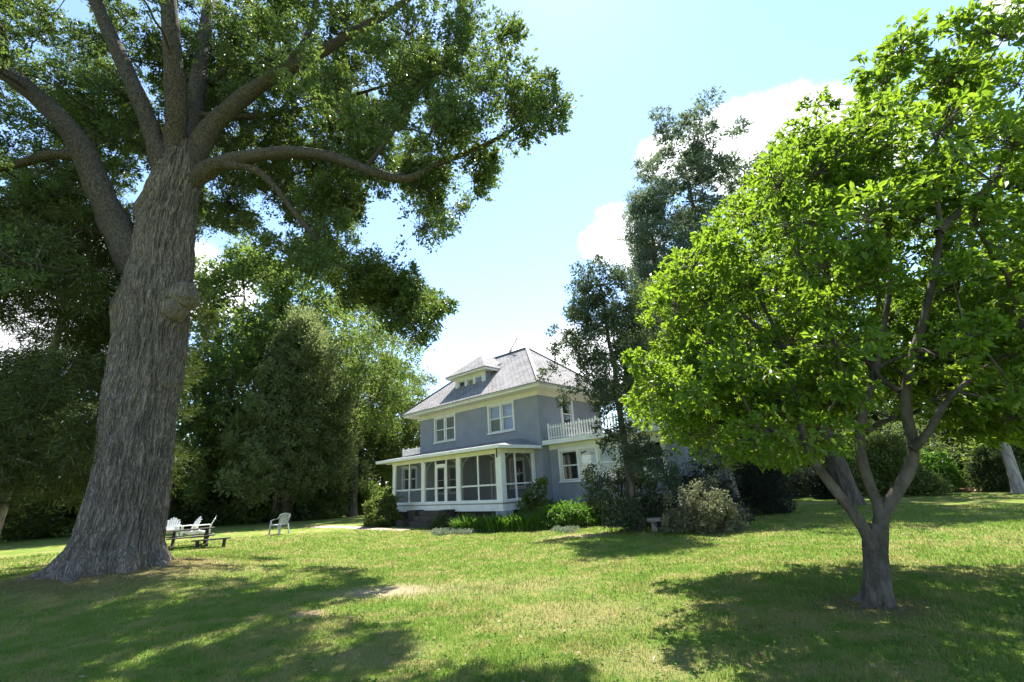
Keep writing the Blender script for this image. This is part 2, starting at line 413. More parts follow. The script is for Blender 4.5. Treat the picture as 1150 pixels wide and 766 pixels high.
def tubes_mesh(name, tubes, mat, parent, extra=None):
    Vs, Fs, n0 = [], [], 0
    for (P, R, n) in tubes:
        V, Fc = tube_arrays(P, R, n); Vs.append(V); Fs.append(Fc + n0); n0 += len(V)
    if extra:
        for V, Fc in extra: Vs.append(V); Fs.append(Fc + n0); n0 += len(V)
    return np_mesh(name, np.concatenate(Vs), np.concatenate(Fs), mat, parent, True)

def smooth_path(pts, n):
    P = np.array(pts, float); m = len(P); t = np.linspace(0, m - 1, n); out = np.zeros((n, P.shape[1]))
    for k, x in enumerate(t):
        i = min(int(x), m - 2); u = x - i
        p0, p1, p2, p3 = P[max(i - 1, 0)], P[i], P[i + 1], P[min(i + 2, m - 1)]
        out[k] = .5 * ((2 * p1) + (-p0 + p2) * u + (2 * p0 - 5 * p1 + 4 * p2 - p3) * u * u + (-p0 + 3 * p1 - 3 * p2 + p3) * u ** 3)
    return out

def vnoise(rs, nu, nv):
    g = rs.uniform(0, 1, (nv + 2, nu))
    def f(u, v):   # u periodic in [0,nu), v in [0,nv)
        i = np.floor(u).astype(int); j = np.clip(np.floor(v).astype(int), 0, nv)
        a = u - i; b = np.clip(v - j, 0, 1); a = a * a * (3 - 2 * a); b = b * b * (3 - 2 * b)
        i0 = i % nu; i1 = (i + 1) % nu
        return (g[j, i0] * (1 - a) + g[j, i1] * a) * (1 - b) + (g[j + 1, i0] * (1 - a) + g[j + 1, i1] * a) * b
    return f
def bark_trunk(rs, P, R, nseg, nrow, ridge=.03, ncell=60, flare=0, nroot=7, vstep=.4, lump=.04, rootz=.7):
    """tall trunk with real ridged bark; P,R control axis points"""
    ctrl = np.concatenate([np.array(P, float), np.array(R, float)[:, None]], 1)
    Q = smooth_path(ctrl, nrow); ax, rr = Q[:, :3], Q[:, 3]
    T = unit(np.gradient(ax, axis=0)); a = np.array([1.0, 0, 0])
    th = np.arange(nseg) / nseg * 2 * np.pi
    H = np.concatenate([[0], np.cumsum(np.linalg.norm(np.diff(ax, axis=0), axis=1))])
    nv = int(H[-1] / vstep) + 2
    f1 = vnoise(rs, ncell, nv); f2 = vnoise(rs, 9, int(H[-1] / 1.1) + 2); f3 = vnoise(rs, ncell * 2, nv * 3); fw = vnoise(rs, 14, int(H[-1] / .5) + 2)
    V = np.zeros((nrow, nseg, 3)); ph = (np.arange(nroot) + rs.uniform(-.25, .25, nroot)) / nroot * 6.283 + .1
    for i in range(nrow):
        A = unit(a - T[i] * (a @ T[i])); B = np.cross(T[i], A)
        u = th / (2 * np.pi)
        w = fw(u * 14, np.full(nseg, H[i] / .5)) * 2.2
        n1 = f1((u * ncell + w) % ncell, np.full(nseg, H[i] / vstep)); n1 = 1 - np.abs(2 * n1 - 1)
        n3 = f3((u * ncell * 2 + w) % (ncell * 2), np.full(nseg, H[i] / vstep * 3))
        r = rr[i] + ridge * (n1 - .5) * 1.6 + ridge * .5 * (n3 - .5) + lump * (f2(u * 9, np.full(nseg, H[i] / 1.1)) - .5) * 2
        if flare:
            k = math.exp(-max(0, H[i] - rootz * .6) / rootz)
            lob = np.zeros(nseg)
            for q in range(nroot): lob += np.exp(-((np.angle(np.exp(1j * (th - ph[q] - q * 0))) / .21) ** 2)) 
            r = r + flare * k * (.18 + .82 * np.clip(lob, 0, 1.2))
        V[i] = ax[i] + r[:, None] * (np.cos(th)[:, None] * A + np.sin(th)[:, None] * B)
    i = np.arange(nrow - 1)[:, None] * nseg; j = np.arange(nseg)[None]; j2 = (j + 1) % nseg
    Fc = np.stack([i + j, i + j2, i + nseg + j2, i + nseg + j], -1).reshape(-1, 4)
    return V.reshape(-1, 3), Fc

def in_poly(poly, x, y):
    x = np.asarray(x); y = np.asarray(y); ins = np.zeros(x.shape, bool); n = len(poly)
    for i in range(n):
        x1, y1 = poly[i]; x2, y2 = poly[(i + 1) % n]
        c = ((y1 > y) != (y2 > y)) & (x < (x2 - x1) * (y - y1) / (y2 - y1 + 1e-9) + x1); ins ^= c
    return ins

# ------------------------------------------------------------------ ground
k = np.linspace(-1, 1, 301); gxs = np.sinh(k * 4.6) / math.sinh(4.6) * 900
X, Y = np.meshgrid(gxs, gxs + 10); Z = gz(X, Y)
n = len(gxs); i = np.arange(n - 1)[:, None] * n; j = np.arange(n - 1)[None]
F = np.stack([i + j, i + j + 1, i + n + j + 1, i + n + j], -1).reshape(-1, 4)
lawn = np_mesh('lawn', np.stack([X, Y, Z], -1).reshape(-1, 3), F, M_LAWN, None, True); tag(lawn, kind='structure')

def ribbon(name, pts, width, mat, lift=.012, n=40, jag=.12):
    P = smooth_path([p[:2] for p in pts], n); T = unit(np.gradient(P, axis=0)); Nn = np.stack([-T[:, 1], T[:, 0]], 1)
    cols = np.linspace(-.5, .5, 7); rows = []
    for q in cols:
        w = width * (1 + jag * np.sin(np.arange(n) * 1.7 + 3 * q) + jag * .7 * np.sin(np.arange(n) * .61))
        xy = P + Nn * (q * w)[:, None]; rows.append(np.concatenate([xy, (gz(xy[:, 0], xy[:, 1]) + lift * (1 - abs(q) * 1.6))[:, None]], 1))
    V = np.stack(rows, 1).reshape(-1, 3); m = len(cols)
    i = np.arange(n - 1)[:, None] * m; j = np.arange(m - 1)[None]
    F = np.stack([i + j, i + j + 1, i + m + j + 1, i + m + j], -1).reshape(-1, 4)
    return tag(np_mesh(name, V, F, mat, None, True), kind='structure')
t = NT('path_dirt'); v = t.pos()
M_DIRT = t.end(t.bsdf(t.mix(t.rng(t.noise(v, 3, 5), .35, .65), c4((.36, .22, .15)), c4((.24, .15, .10))), .95, t.bump(t.noise(v, 25, 4), .6, .03), .1))
t = NT('path_gravel'); v = t.pos()
M_GRAVEL = t.end(t.bsdf(t.mix(t.rng(t.noise(v, 8, 5), .35, .65), c4((.42, .33, .26)), c4((.30, .24, .19))), .95, t.bump(t.noise(v, 60, 4), .6, .02), .1))
ribbon('path', [gp(1060, 551.5), gp(1085, 549), gp(1100, 545), gp(1112, 540.5)], 3.0, M_DIRT, .05)
ribbon('path', [hw(4.4, -4.4), hw(6.2, -4.6), hw(8.4, -4.9), hw(11.5, -5.6)], 1.0, M_GRAVEL, .03)
# mulch beds along the house front
t = NT('mulch'); v = t.pos()
M_MULCH = t.end(t.bsdf(t.mix(t.rng(t.noise(v, 12, 5), .35, .65), c4((.06, .043, .03)), c4((.12, .09, .065))), .95, t.bump(t.noise(v, 40, 4), .8, .03), .1))
ribbon('planting_bed', [hw(3.3, -3.6), hw(1.6, -3.5), hw(0, -3.2), hw(-1.2, -2.3), hw(-2.6, -1.2), hw(-4.6, -.5), hw(-6.6, -.2)], 2.3, M_MULCH, .03)
ribbon('planting_bed', [hw(-3.9, -.9), hw(-5.5, -.7), hw(-7, .2), hw(-8.2, 2.0)], 1.6, M_MULCH, .03)

# mown grass blades over the near lawn
rs = np.random.RandomState(3); NB = 460000
r = np.exp(rs.uniform(math.log(2.7), math.log(24), NB)); th = rs.uniform(-1.02, 1.02, NB)
x = r * np.sin(th); y = r * np.cos(th)
keep = (np.hypot(x - OAK[0], y - OAK[1]) > .95) & (np.hypot(x - MAG[0], y - MAG[1]) > .22)
dens = np.ones(NB)
for P, rx, ry, lo, hi, amt, cc in PATCHES:
    q = np.hypot((x - P[0]) / rx, (y - P[1]) / ry); dens = np.minimum(dens, np.clip((q - .45) / .9, 1 - min(1, amt * 1.05), 1))
keep &= rs.uniform(size=NB) < dens
x, y, r = x[keep], y[keep], r[keep]; NB = len(x)
tuft = (np.sin(x * 3.1 + np.sin(y * 2.3)) * np.sin(y * 3.7 + np.sin(x * 1.9)) > .45); h = rs.uniform(.016, .04, NB) * (1 + r * .03) * np.where(tuft, 1.45, 1) * np.where(rs.uniform(size=NB) < .03, 1.7, 1); w = .0032 * (r / 3.6) ** .8 * rs.uniform(.7, 1.4, NB)
az = rs.uniform(0, 6.283, NB); lean = rs.uniform(.1, .9, NB); la = rs.uniform(0, 6.283, NB)
B = np.stack([x, y, gz(x, y) - .004], 1); sx = np.stack([np.cos(az), np.sin(az), 0 * az], 1)
tip = B + np.stack([np.cos(la) * lean * h, np.sin(la) * lean * h, h], 1)
V = np.stack([B - sx * w[:, None], B + sx * w[:, None], tip], 1).reshape(-1, 3)
tag(np_mesh('grass', V, np.arange(NB * 3).reshape(-1, 3), M_BLADE), kind='stuff')

# ------------------------------------------------------------------ the house
HC = np.array([1.0976, 21.9726]); ZB = -.32
house = empty('farmhouse', (HC[0], HC[1], ZB), math.radians(-42.117), label='blue grey two storey stucco house with hipped shingle roof, dormer and screened porch', cat='house')
t = NT('stucco'); v = t.obj()
col = t.mix(t.rng(t.noise(v, 1.6, 5), .3, .7), c4((.305, .325, .38)), c4((.265, .285, .335)))
col = t.mix(t.math('MULTIPLY', t.rng(t.noise(t.scale(v, (3, 3, .6)), 2.0, 5), .5, .75), .35), col, c4((.225, .24, .28)))
M_STUCCO = t.end(t.bsdf(col, .9, t.bump(t.noise(v, 55, 4, .7), .5, .02), .15))
M_TRIM = paint_mat('white_trim', (.80, .80, .785), .5)
M_CREAM = paint_mat('cream_soffit', (.74, .72, .62), .55)
M_PORCHGREY = paint_mat('porch_floor_paint', (.30, .32, .34), .6)
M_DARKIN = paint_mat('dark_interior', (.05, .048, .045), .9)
M_BLIND = paint_mat('window_blind', (.74, .75, .82), .8)
M_CURTAIN = paint_mat('lace_curtain', (.30, .30, .29), .9)
M_SKYBLIND = paint_mat('sky_tinted_blind', (.52, .58, .84), .8)  # blind tinted blue to stand in for sky reflected in the glass
M_METAL = paint_mat('dark_metal', (.10, .10, .11), .4)
M_GUTTER = paint_mat('gutter_metal', (.60, .60, .61), .45)
t = NT('shingles'); tc = t.n('ShaderNodeTexCoord'); v = tc.outputs['Object']
sp = t.n('ShaderNodeSeparateXYZ', {0: v}); sn = t.n('ShaderNodeSeparateXYZ', {0: tc.outputs['Normal']})
side = t.math('GREATER_THAN', t.math('ABSOLUTE', sn.outputs[0]), .45)
uu = t.math('ADD', t.math('MULTIPLY', sp.outputs[0], t.math('SUBTRACT', 1.0, side)), t.math('MULTIPLY', sp.outputs[1], side))
vec = t.n('ShaderNodeCombineXYZ', {0: uu, 1: sp.outputs[2]}).outputs[0]
br = t.n('ShaderNodeTexBrick', {'Vector': vec, 'Color1': c4((.33, .32, .315)), 'Color2': c4((.225, .215, .21)), 'Mortar': c4((.08, .072, .07)), 'Scale': 1.0, 'Mortar Size': .02, 'Brick Width': .30, 'Row Height': .125, 'Bias': 0.0})
col = t.mix(t.rng(t.noise(v, .9, 5), .35, .7, 0, .5), br.outputs['Color'], c4((.36, .345, .335)))
col = t.mix(t.rng(t.noise(v, 6, 4), .45, .7, 0, .5), col, c4((.20, .185, .18)))
M_SHINGLE = t.end(t.bsdf(col, .92, t.bump(br.outputs['Fac'], -.6, .02), .12))
t = NT('window_glass')
fc_ = t.n('ShaderNodeLayerWeight', {'Blend': .5}).outputs['Facing']
fr = t.math('ADD', .085, t.math('MULTIPLY', t.math('POWER', fc_, 4.0), .85))
M_GLASS = t.end(t.n('ShaderNodeMixShader', {0: fr, 1: t.n('ShaderNodeBsdfTransparent', {'Color': (.80, .84, .86, 1)}).outputs[0], 2: t.n('ShaderNodeBsdfGlossy', {'Roughness': .02, 'Color': (1, 1, 1, 1)}).outputs[0]}).outputs[0])
t = NT('insect_screen')
M_SCREEN = t.end(t.n('ShaderNodeMixShader', {0: .50, 1: t.n('ShaderNodeBsdfTransparent').outputs[0], 2: t.bsdf(c4((.045, .047, .05)), .6, None, .3)}).outputs[0])
t = NT('old_brick'); v = t.obj()
sp = t.n('ShaderNodeSeparateXYZ', {0: v})
vec = t.n('ShaderNodeCombineXYZ', {0: t.math('ADD', sp.outputs[0], sp.outputs[1]), 1: sp.outputs[2]}).outputs[0]
br = t.n('ShaderNodeTexBrick', {'Vector': vec, 'Color1': c4((.06, .045, .038)), 'Color2': c4((.042, .034, .03)), 'Mortar': c4((.07, .065, .06)), 'Scale': 1.0, 'Mortar Size': .01, 'Brick Width': .21, 'Row Height': .07})
M_BRICK = t.end(t.bsdf(t.mix(t.rng(t.noise(v, 3, 5), .4, .7, 0, .6), br.outputs['Color'], c4((.055, .06, .045))), .95, t.bump(br.outputs['Fac'], -.5, .01), .1))
M_STEP = paint_mat('step_stone', (.085, .072, .062), .9, .4, 20, .4)

def HB(): return MB((0, 0, -ZB))
def hb(m, u0, u1, v0, v1, z0, z1): return m.box(-u0, -u1, v0, v1, z0, z1)     # u runs to the left along the front, v to the back
def HP(u, v, z): return (-u, v, z)

class Wall:
    """a wall skin with real openings. m(a, d, z): a along the wall, d outwards"""
    def __init__(s, m): s.m = m
    def panel(s, mb, a0, a1, z0, z1, ops, th=.22):
        A = sorted({a0, a1, *[q for o in ops for q in o[:2]]}); Zs = sorted({z0, z1, *[q for o in ops for q in o[2:]]})
        def opn(i, j):
            ca, cz = (A[i] + A[i + 1]) / 2, (Zs[j] + Zs[j + 1]) / 2
            return any(o[0] < ca < o[1] and o[2] < cz < o[3] for o in ops)
        def q(*p): mb.add([s.m(*x) for x in p], [(0, 1, 2, 3)])
        for i in range(len(A) - 1):
            for j in range(len(Zs) - 1):
                a, b, c, d = A[i], A[i + 1], Zs[j], Zs[j + 1]
                if opn(i, j): continue
                q((a, 0, c), (b, 0, c), (b, 0, d), (a, 0, d)); q((a, -th, c), (a, -th, d), (b, -th, d), (b, -th, c))
        for o in ops:
            a, b, c, d = o
            q((a, 0, c), (a, -th, c), (a, -th, d), (a, 0, d)); q((b, 0, c), (b, 0, d), (b, -th, d), (b, -th, c))
            q((a, 0, c), (b, 0, c), (b, -th, c), (a, -th, c)); q((a, 0, d), (a, -th, d), (b, -th, d), (b, 0, d))
        return mb
def front(v0): return lambda a, d, z: HP(a, v0 - d, z)
def sidewall(u0): return lambda a, d, z: HP(u0 - d, a, z)
def backwall(v0): return lambda a, d, z: HP(a, v0 + d, z)
def leftwall(u0): return lambda a, d, z: HP(u0 + d, a, z)
def mbox(mb, m, a0, a1, d0, d1, z0, z1):
    p, q = m(a0, d0, z0), m(a1, d1, z1); return mb.box(p[0], q[0], p[1], q[1], p[2], q[2])

def window(m, a0, a1, z0, z1, panes, parent=house, cw=.11, blind=(), meet=True, lab=None, depth=.05):
    """opening a0..a1 x z0..z1 split into sashes; casing proud of the wall, sash and glass set back"""
    c = HB()
    mbox(c, m, a0 - cw, a0, -.04, depth, z0 - .02, z1 + cw); mbox(c, m, a1, a1 + cw, -.04, depth, z0 - .02, z1 + cw)
    mbox(c, m, a0, a1, -.04, depth, z1, z1 + cw)
    w = (a1 - a0 - .12 * (panes - 1)) / panes
    for i in range(panes - 1): mbox(c, m, a0 + w * (i + 1) + .12 * i, a0 + w * (i + 1) + .12 * (i + 1), -.04, depth - .006, z0, z1)
    win = c.build('window', M_TRIM, parent)
    if lab: win['label'] = lab
    sl = HB(); mbox(sl, m, a0 - cw - .04, a1 + cw + .04, -.04, depth + .05, z0 - .09, z0 - .02); sl.build('sill', M_TRIM, win)
    g = HB(); s = HB(); zm = (z0 + z1) / 2
    for i in range(panes):
        x0 = a0 + (w + .12) * i; x1 = x0 + w; f = .055
        for (p, q, e, h) in ((x0, x0 + f, z0 - .02, z1), (x1 - f, x1, z0 - .02, z1), (x0 + f, x1 - f, z0 - .02, z0 + f), (x0 + f, x1 - f, z1 - f, z1)): mbox(s, m, p, q, -.075, -.03, e, h)
        if meet: mbox(s, m, x0 + f, x1 - f, -.07, -.028, zm - .03, zm + .03)
        A = [m(x0 + f, -.05, z0 + f), m(x1 - f, -.05, z0 + f), m(x1 - f, -.05, z1 - f), m(x0 + f, -.05, z1 - f)]; g.add(A, [(0, 1, 2, 3)])
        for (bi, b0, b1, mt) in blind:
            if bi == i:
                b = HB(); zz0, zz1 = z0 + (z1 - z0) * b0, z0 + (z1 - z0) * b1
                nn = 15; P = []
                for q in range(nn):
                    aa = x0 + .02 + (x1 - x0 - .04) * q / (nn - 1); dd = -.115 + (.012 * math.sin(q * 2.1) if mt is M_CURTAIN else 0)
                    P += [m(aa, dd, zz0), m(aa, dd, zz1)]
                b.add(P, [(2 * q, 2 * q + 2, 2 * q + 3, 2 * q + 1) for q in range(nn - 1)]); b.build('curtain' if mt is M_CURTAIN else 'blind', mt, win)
    s.build('sash', M_TRIM, win); g.build('pane', M_GLASS, win)
    return win

LU, DV = 9.9, 5.8            # width and depth of the main block
ZE = 6.02                    # eave underside
# second storey + first storey shell of the main block
f2w = [(1.73, 3.5, 4.30, 5.72), (6.48, 8.28, 4.30, 5.70)]
f1o = [(1.25, 2.05, 1.45, 2.75), (2.55, 3.45, .62, 2.72), (6.3, 7.1, 1.35, 2.75), (7.5, 8.3, 1.35, 2.75)]
w = HB()
Wall(front(0)).panel(w, 0, LU, -.4, ZE, f2w + f1o)
sd_o = [(1.98, 2.78, 4.27, 5.72)]
Wall(sidewall(0)).panel(w, 0, DV, -.4, ZE, sd_o)
Wall(backwall(DV)).panel(w, 0, LU, -.4, ZE, []); Wall(leftwall(LU)).panel(w, 0, DV, -.4, ZE, [])
hb(w, .25, LU - .25, .25, DV - .25, 3.2, 3.35)
w.build('wall', M_STUCCO, house)
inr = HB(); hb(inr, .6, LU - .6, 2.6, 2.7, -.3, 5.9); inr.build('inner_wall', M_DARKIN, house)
window(front(0), *f2w[0], 2, blind=((0, .03, .98, M_SKYBLIND), (1, .50, .98, M_SKYBLIND), (1, .02, .48, M_CURTAIN)), lab='upper front window with blinds tinted as reflected sky')
window(front(0), *f2w[1], 2, blind=((0, .02, .97, M_CURTAIN), (1, .02, .97, M_CURTAIN)), lab='upper front window with lace curtains')
window(sidewall(0), *sd_o[0], 1, cw=.16)
window(front(0), *f1o[0], 1); window(front(0), *f1o[2], 1); window(front(0), *f1o[3], 1)
d = HB(); m = front(0)
for (a, b, e, f) in ((2.43, 2.55, .6, 2.86), (3.45, 3.57, .6, 2.86), (2.55, 3.45, 2.72, 2.86)): mbox(d, m, a, b, -.04, .05, e, f)
dr = d.build('door', M_TRIM, house); dr['label'] = 'white framed front door with tall glass panel'
e = HB(); mbox(e, m, 2.56, 3.44, -.1, -.05, .6, 2.71); e.build('door_leaf', M_CREAM, dr)
e = HB(); mbox(e, m, 2.72, 3.28, -.052, -.044, 1.3, 2.55); e.build('pane', M_DARKIN, dr)
e = HB(); e.tube([HP(2.64, .04, 1.55), HP(2.64, -.03, 1.55)], [.03, .035], 10); e.build('handle', M_METAL, dr)

# frieze, eave, soffit and hipped roof
def eave(mb, u0, u1, v0, v1, z0, z1): return hb(mb, u0, u1, v0, v1, z0, z1)
OV = .74
fz = HB()
for (a, b, c2, d2) in ((-.05, LU + .05, -.05, 0), (-.05, LU + .05, DV, DV + .05), (-.05, 0, 0, DV), (LU, LU + .05, 0, DV)): hb(fz, a, b, c2, d2, 5.80, 6.06)
fz.build('frieze', M_CREAM, house)
sf = HB(); hb(sf, -OV, LU + OV, -OV, DV + OV, 6.06, 6.10); sf.build('soffit', M_CREAM, house)
fc = HB()
for (a, b, c2, d2) in ((-OV - .03, LU + OV + .03, -OV - .03, -OV), (-OV - .03, LU + OV + .03, DV + OV, DV + OV + .03), (-OV - .03, -OV, -OV, DV + OV), (LU + OV, LU + OV + .03, -OV, DV + OV)): hb(fc, a, b, c2, d2, 6.05, 6.23)
fc.build('fascia', M_TRIM, house)
gt = HB()
for (a, b, c2, d2) in ((-OV - .13, LU + OV + .13, -OV - .13, -OV - .035), (-OV - .13, -OV - .035, -OV - .035, DV + OV)): hb(gt, a, b, c2, d2, 6.145, 6.235)
gt.build('gutter', M_GUTTER, house)
def hip(mb, u0, u1, v0, v1, ze, slope, thick=.05):
    h = min((v1 - v0), (u1 - u0)) / 2; zr = ze + h * slope
    P = [HP(u0, v0, ze), HP(u1, v0, ze), HP(u1, v1, ze), HP(u0, v1, ze), HP(u0 + h, (v0 + v1) / 2, zr), HP(u1 - h, (v0 + v1) / 2, zr)]
    lo = [(p[0], p[1], ze - thick) for p in P[:4]]
    mb.add(P + lo, [(1, 0, 4, 5), (0, 3, 4), (3, 2, 5, 4), (2, 1, 5), (0, 1, 7, 6), (1, 2, 8, 7), (2, 3, 9, 8), (3, 0, 6, 9)])
    return zr
SL = .865
E0 = OV + .16
rf = HB(); ZR = hip(rf, -E0, LU + E0, -E0, DV + E0, 6.245, SL)
roof = rf.build('roof', M_SHINGLE, house)
cp = HB(); hh = DV / 2 + E0
ca, cb = np.array(HP(-E0 + hh, DV / 2, ZR + .02)), np.array(HP(LU + E0 - hh, DV / 2, ZR + .02))
cp.bar(ca, cb, .22, .03)
for (cu, cvv, e_) in ((-E0, -E0, ca), (LU + E0, -E0, cb), (-E0, DV + E0, ca), (LU + E0, DV + E0, cb)): cp.bar(np.array(HP(cu, cvv, 6.27)), e_, .2, .03)
cp.build('ridge_cap', paint_mat('ridge_shingle', (.33, .315, .31), .92, .5, 30, .3), roof)

# dormer
DU0, DU1, DVF = 4.20, 6.85, .5
def roofz(v): return 6.245 + (v + E0) * SL
dm = HB(); m = front(DVF); dz0, dz1 = roofz(DVF) - .05, 8.02
wins = [(4.48, 5.06, 7.28, 7.80), (5.24, 5.82, 7.28, 7.80), (6.0, 6.58, 7.28, 7.80)]
Wall(m).panel(dm, DU0, DU1, dz0, dz1, wins, .12)
for u in (DU0, DU1):
    P = [HP(u, DVF, dz0), HP(u, DVF, dz1), HP(u, 2.0, dz1), HP(u, 2.0, roofz(2.0))]; dm.add(P, [(0, 1, 2, 3)])
hb(dm, DU0 + .1, DU1 - .1, DVF + .5, DVF + .55, dz0, dz1)
dorm = dm.build('dormer', M_STUCCO, house)
for i, o in enumerate(wins):
    wd = window(m, *o, 1, parent=dorm, cw=.085, meet=False, depth=.04) if False else None
cs = HB()
mbox(cs, m, DU0 - .02, DU1 + .02, .0, .05, 7.10, 7.28); mbox(cs, m, DU0 - .02, DU1 + .02, .0, .05, 7.80, 8.02)
for (a, b) in ((DU0 - .02, 4.48), (5.06, 5.24), (5.82, 6.0), (6.58, DU1 + .02)): mbox(cs, m, a, b, .002, .048, 7.28, 7.80)
cs.build('casing', M_TRIM, dorm)
pg = HB(); sg = HB(); pgs = []
for i, o in enumerate(wins):
    a, b, c_, d_ = o
    for (p, q, e, f) in ((a, a + .05, c_, d_), (b - .05, b, c_, d_), (a + .05, b - .05, c_, c_ + .05), (a + .05, b - .05, d_ - .05, d_)): mbox(sg, m, p, q, -.06, -.02, e, f)
    if i != 1: pg = HB(); pgs.append(pg); pg.add([m(a + .05, -.04, c_ + .05), m(b - .05, -.04, c_ + .05), m(b - .05, -.04, d_ - .05), m(a + .05, -.04, d_ - .05)], [(0, 1, 2, 3)])
lv = HB(); a, b, c_, d_ = wins[1]
for q in range(6):
    z = c_ + .07 + q * .075; lv.obox(np.array(m((a + b) / 2, -.05, z)), (1, 0, 0), (0, .8, .6), (0, -.6, .8), (b - a) / 2 - .05, .04, .006)
sg.build('sash', M_TRIM, dorm); [p_.build('pane', M_GLASS, dorm) for p_ in pgs]; lv.build('louvre', M_CREAM, dorm)
do = .42; de = HB(); hb(de, DU0 - do, DU1 + do, DVF - do, 2.2, 8.02, 8.06); de.build('soffit', M_CREAM, dorm)
df = HB()
hb(df, DU0 - do - .03, DU1 + do + .03, DVF - do - .03, DVF - do, 8.0, 8.15); hb(df, DU0 - do - .03, DU0 - do, DVF - do, 2.1, 8.0, 8.15); hb(df, DU1 + do, DU1 + do + .03, DVF - do, 2.1, 8.0, 8.15)
df.build('fascia', M_TRIM, dorm)
dr_ = HB(); o2 = do + .08; a, b, f = DU0 - o2, DU1 + o2, DVF - o2; h = (b - a) / 2; zp = 8.15 + h * .70; mid = (a + b) / 2
vb = lambda z: (z - 6.245) / SL - E0 + .15
P = [HP(a, f, 8.15), HP(b, f, 8.15), HP(mid, f + h * .8, zp), HP(mid, vb(zp), zp), HP(a, vb(8.15), 8.15), HP(b, vb(8.15), 8.15)]
dr_.add(P, [(1, 0, 2), (0, 4, 3, 2), (1, 2, 3, 5)]); dr_.add([HP(a, f, 8.10), HP(b, f, 8.10), HP(b, f, 8.15), HP(a, f, 8.15), HP(a, 2.1, 8.10), HP(a, 2.1, 8.15)], [(0, 1, 2, 3), (0, 3, 5, 4)])
dr_.build('dormer_roof', M_SHINGLE, dorm)

# screened porch
PV, PU0, PU1 = -2.4, .45, 9.2
ZS, ZT = .92, 2.98
pf = HB(); hb(pf, PU0 - .02, PU1 + .02, PV - .02, -.01, .80, .86); pf.build('porch_floor', M_PORCHGREY, house)
ps = HB()
hb(ps, PU0 - .06, PU1 + .06, PV - .06, PV + .10, .52, .80); hb(ps, PU0 - .06, PU0 + .10, PV + .10, -.01, .52, .80); hb(ps, PU1 - .10, PU1 + .06, PV + .1, -.01, .52, .80)
hb(ps, PU0 - .09, PU1 + .09, PV - .09, PV + .12, .86, .92); hb(ps, PU0 - .09, PU0 + .12, PV + .12, -.01, .86, .92)
ps.build('porch_sill', M_TRIM, house)
bm_ = HB()
hb(bm_, PU0 - .03, PU1 + .03, PV - .03, PV + .17, ZT, 3.16); hb(bm_, PU0 - .03, PU0 + .17, PV + .17, -.01, ZT, 3.16); hb(bm_, PU1 - .17, PU1 + .03, PV + .17, -.01, ZT, 3.16)
bm_.build('porch_beam', M_CREAM, house)
for (a, b, c2, d2) in ((PU0, PU0 + .36, PV, PV + .3), (3.27, 3.58, PV, PV + .2), (6.15, 6.45, PV, PV + .2), (PU1 - .3, PU1, PV, PV + .25), (PU0, PU0 + .16, -.22, -.02)):
    p = HB(); hb(p, a, b, c2, d2, ZS, ZT); p.build('post', M_TRIM, house, .008)
bays = [(PU0 + .36, 3.27, (2.04,)), (3.58, 6.15, (4.40, 5.28)), (6.45, PU1 - .3, (7.62,))]
for bi, (a, b, muls) in enumerate(bays):
    fr_ = HB(); ed = [a, *muls, b]
    for mu in muls: hb(fr_, mu - .045, mu + .045, PV + .05, PV + .11, ZS, ZT)
    for x0, x1 in zip(ed[:-1], ed[1:]): hb(fr_, x0 + .045, x1 - .045, PV + .055, PV + .105, 1.59, 1.66)
    hb(fr_, a, b, PV + .052, PV + .108, ZS, ZS + .07)
    if bi == 1:
        hb(fr_, 4.445, 5.235, PV + .048, PV + .112, 2.62, 2.80)
        for q in (4.445, 5.235 - .1): hb(fr_, q, q + .1, PV + .046, PV + .114, ZS + .07, 2.62)
    s_ = HB(); s_.add([HP(a, PV + .08, ZS), HP(b, PV + .08, ZS), HP(b, PV + .08, ZT), HP(a, PV + .08, ZT)], [(0, 1, 2, 3)])
    sc_ = s_.build('screen', M_SCREEN, house); fr_.build('screen_frame', M_TRIM, sc_)
    if bi == 1:
        k_ = HB(); k_.tube([HP(4.5, PV + .04, 1.72), HP(4.5, PV - .02, 1.72), HP(4.5, PV - .02, 1.58), HP(4.5, PV + .04, 1.58)], .012, 6); k_.build('handle', M_METAL, sc_)
    for (s0, sgn) in ((a, 1), (b, -1)):
        k_ = HB(); R_ = .66; nn = 14
        for q in range(nn):
            t0, t1 = q / nn * math.pi / 2, (q + 1) / nn * math.pi / 2
            pp = [HP(s0 + sgn * (R_ - R_ * math.cos(x_)), PV + .15, ZT - R_ + R_ * math.sin(x_)) for x_ in (t0, t1)]
            k_.bar(pp[0], pp[1], .04, .045, (0, 1, 0))
        k_.build('bracket', M_TRIM, house)
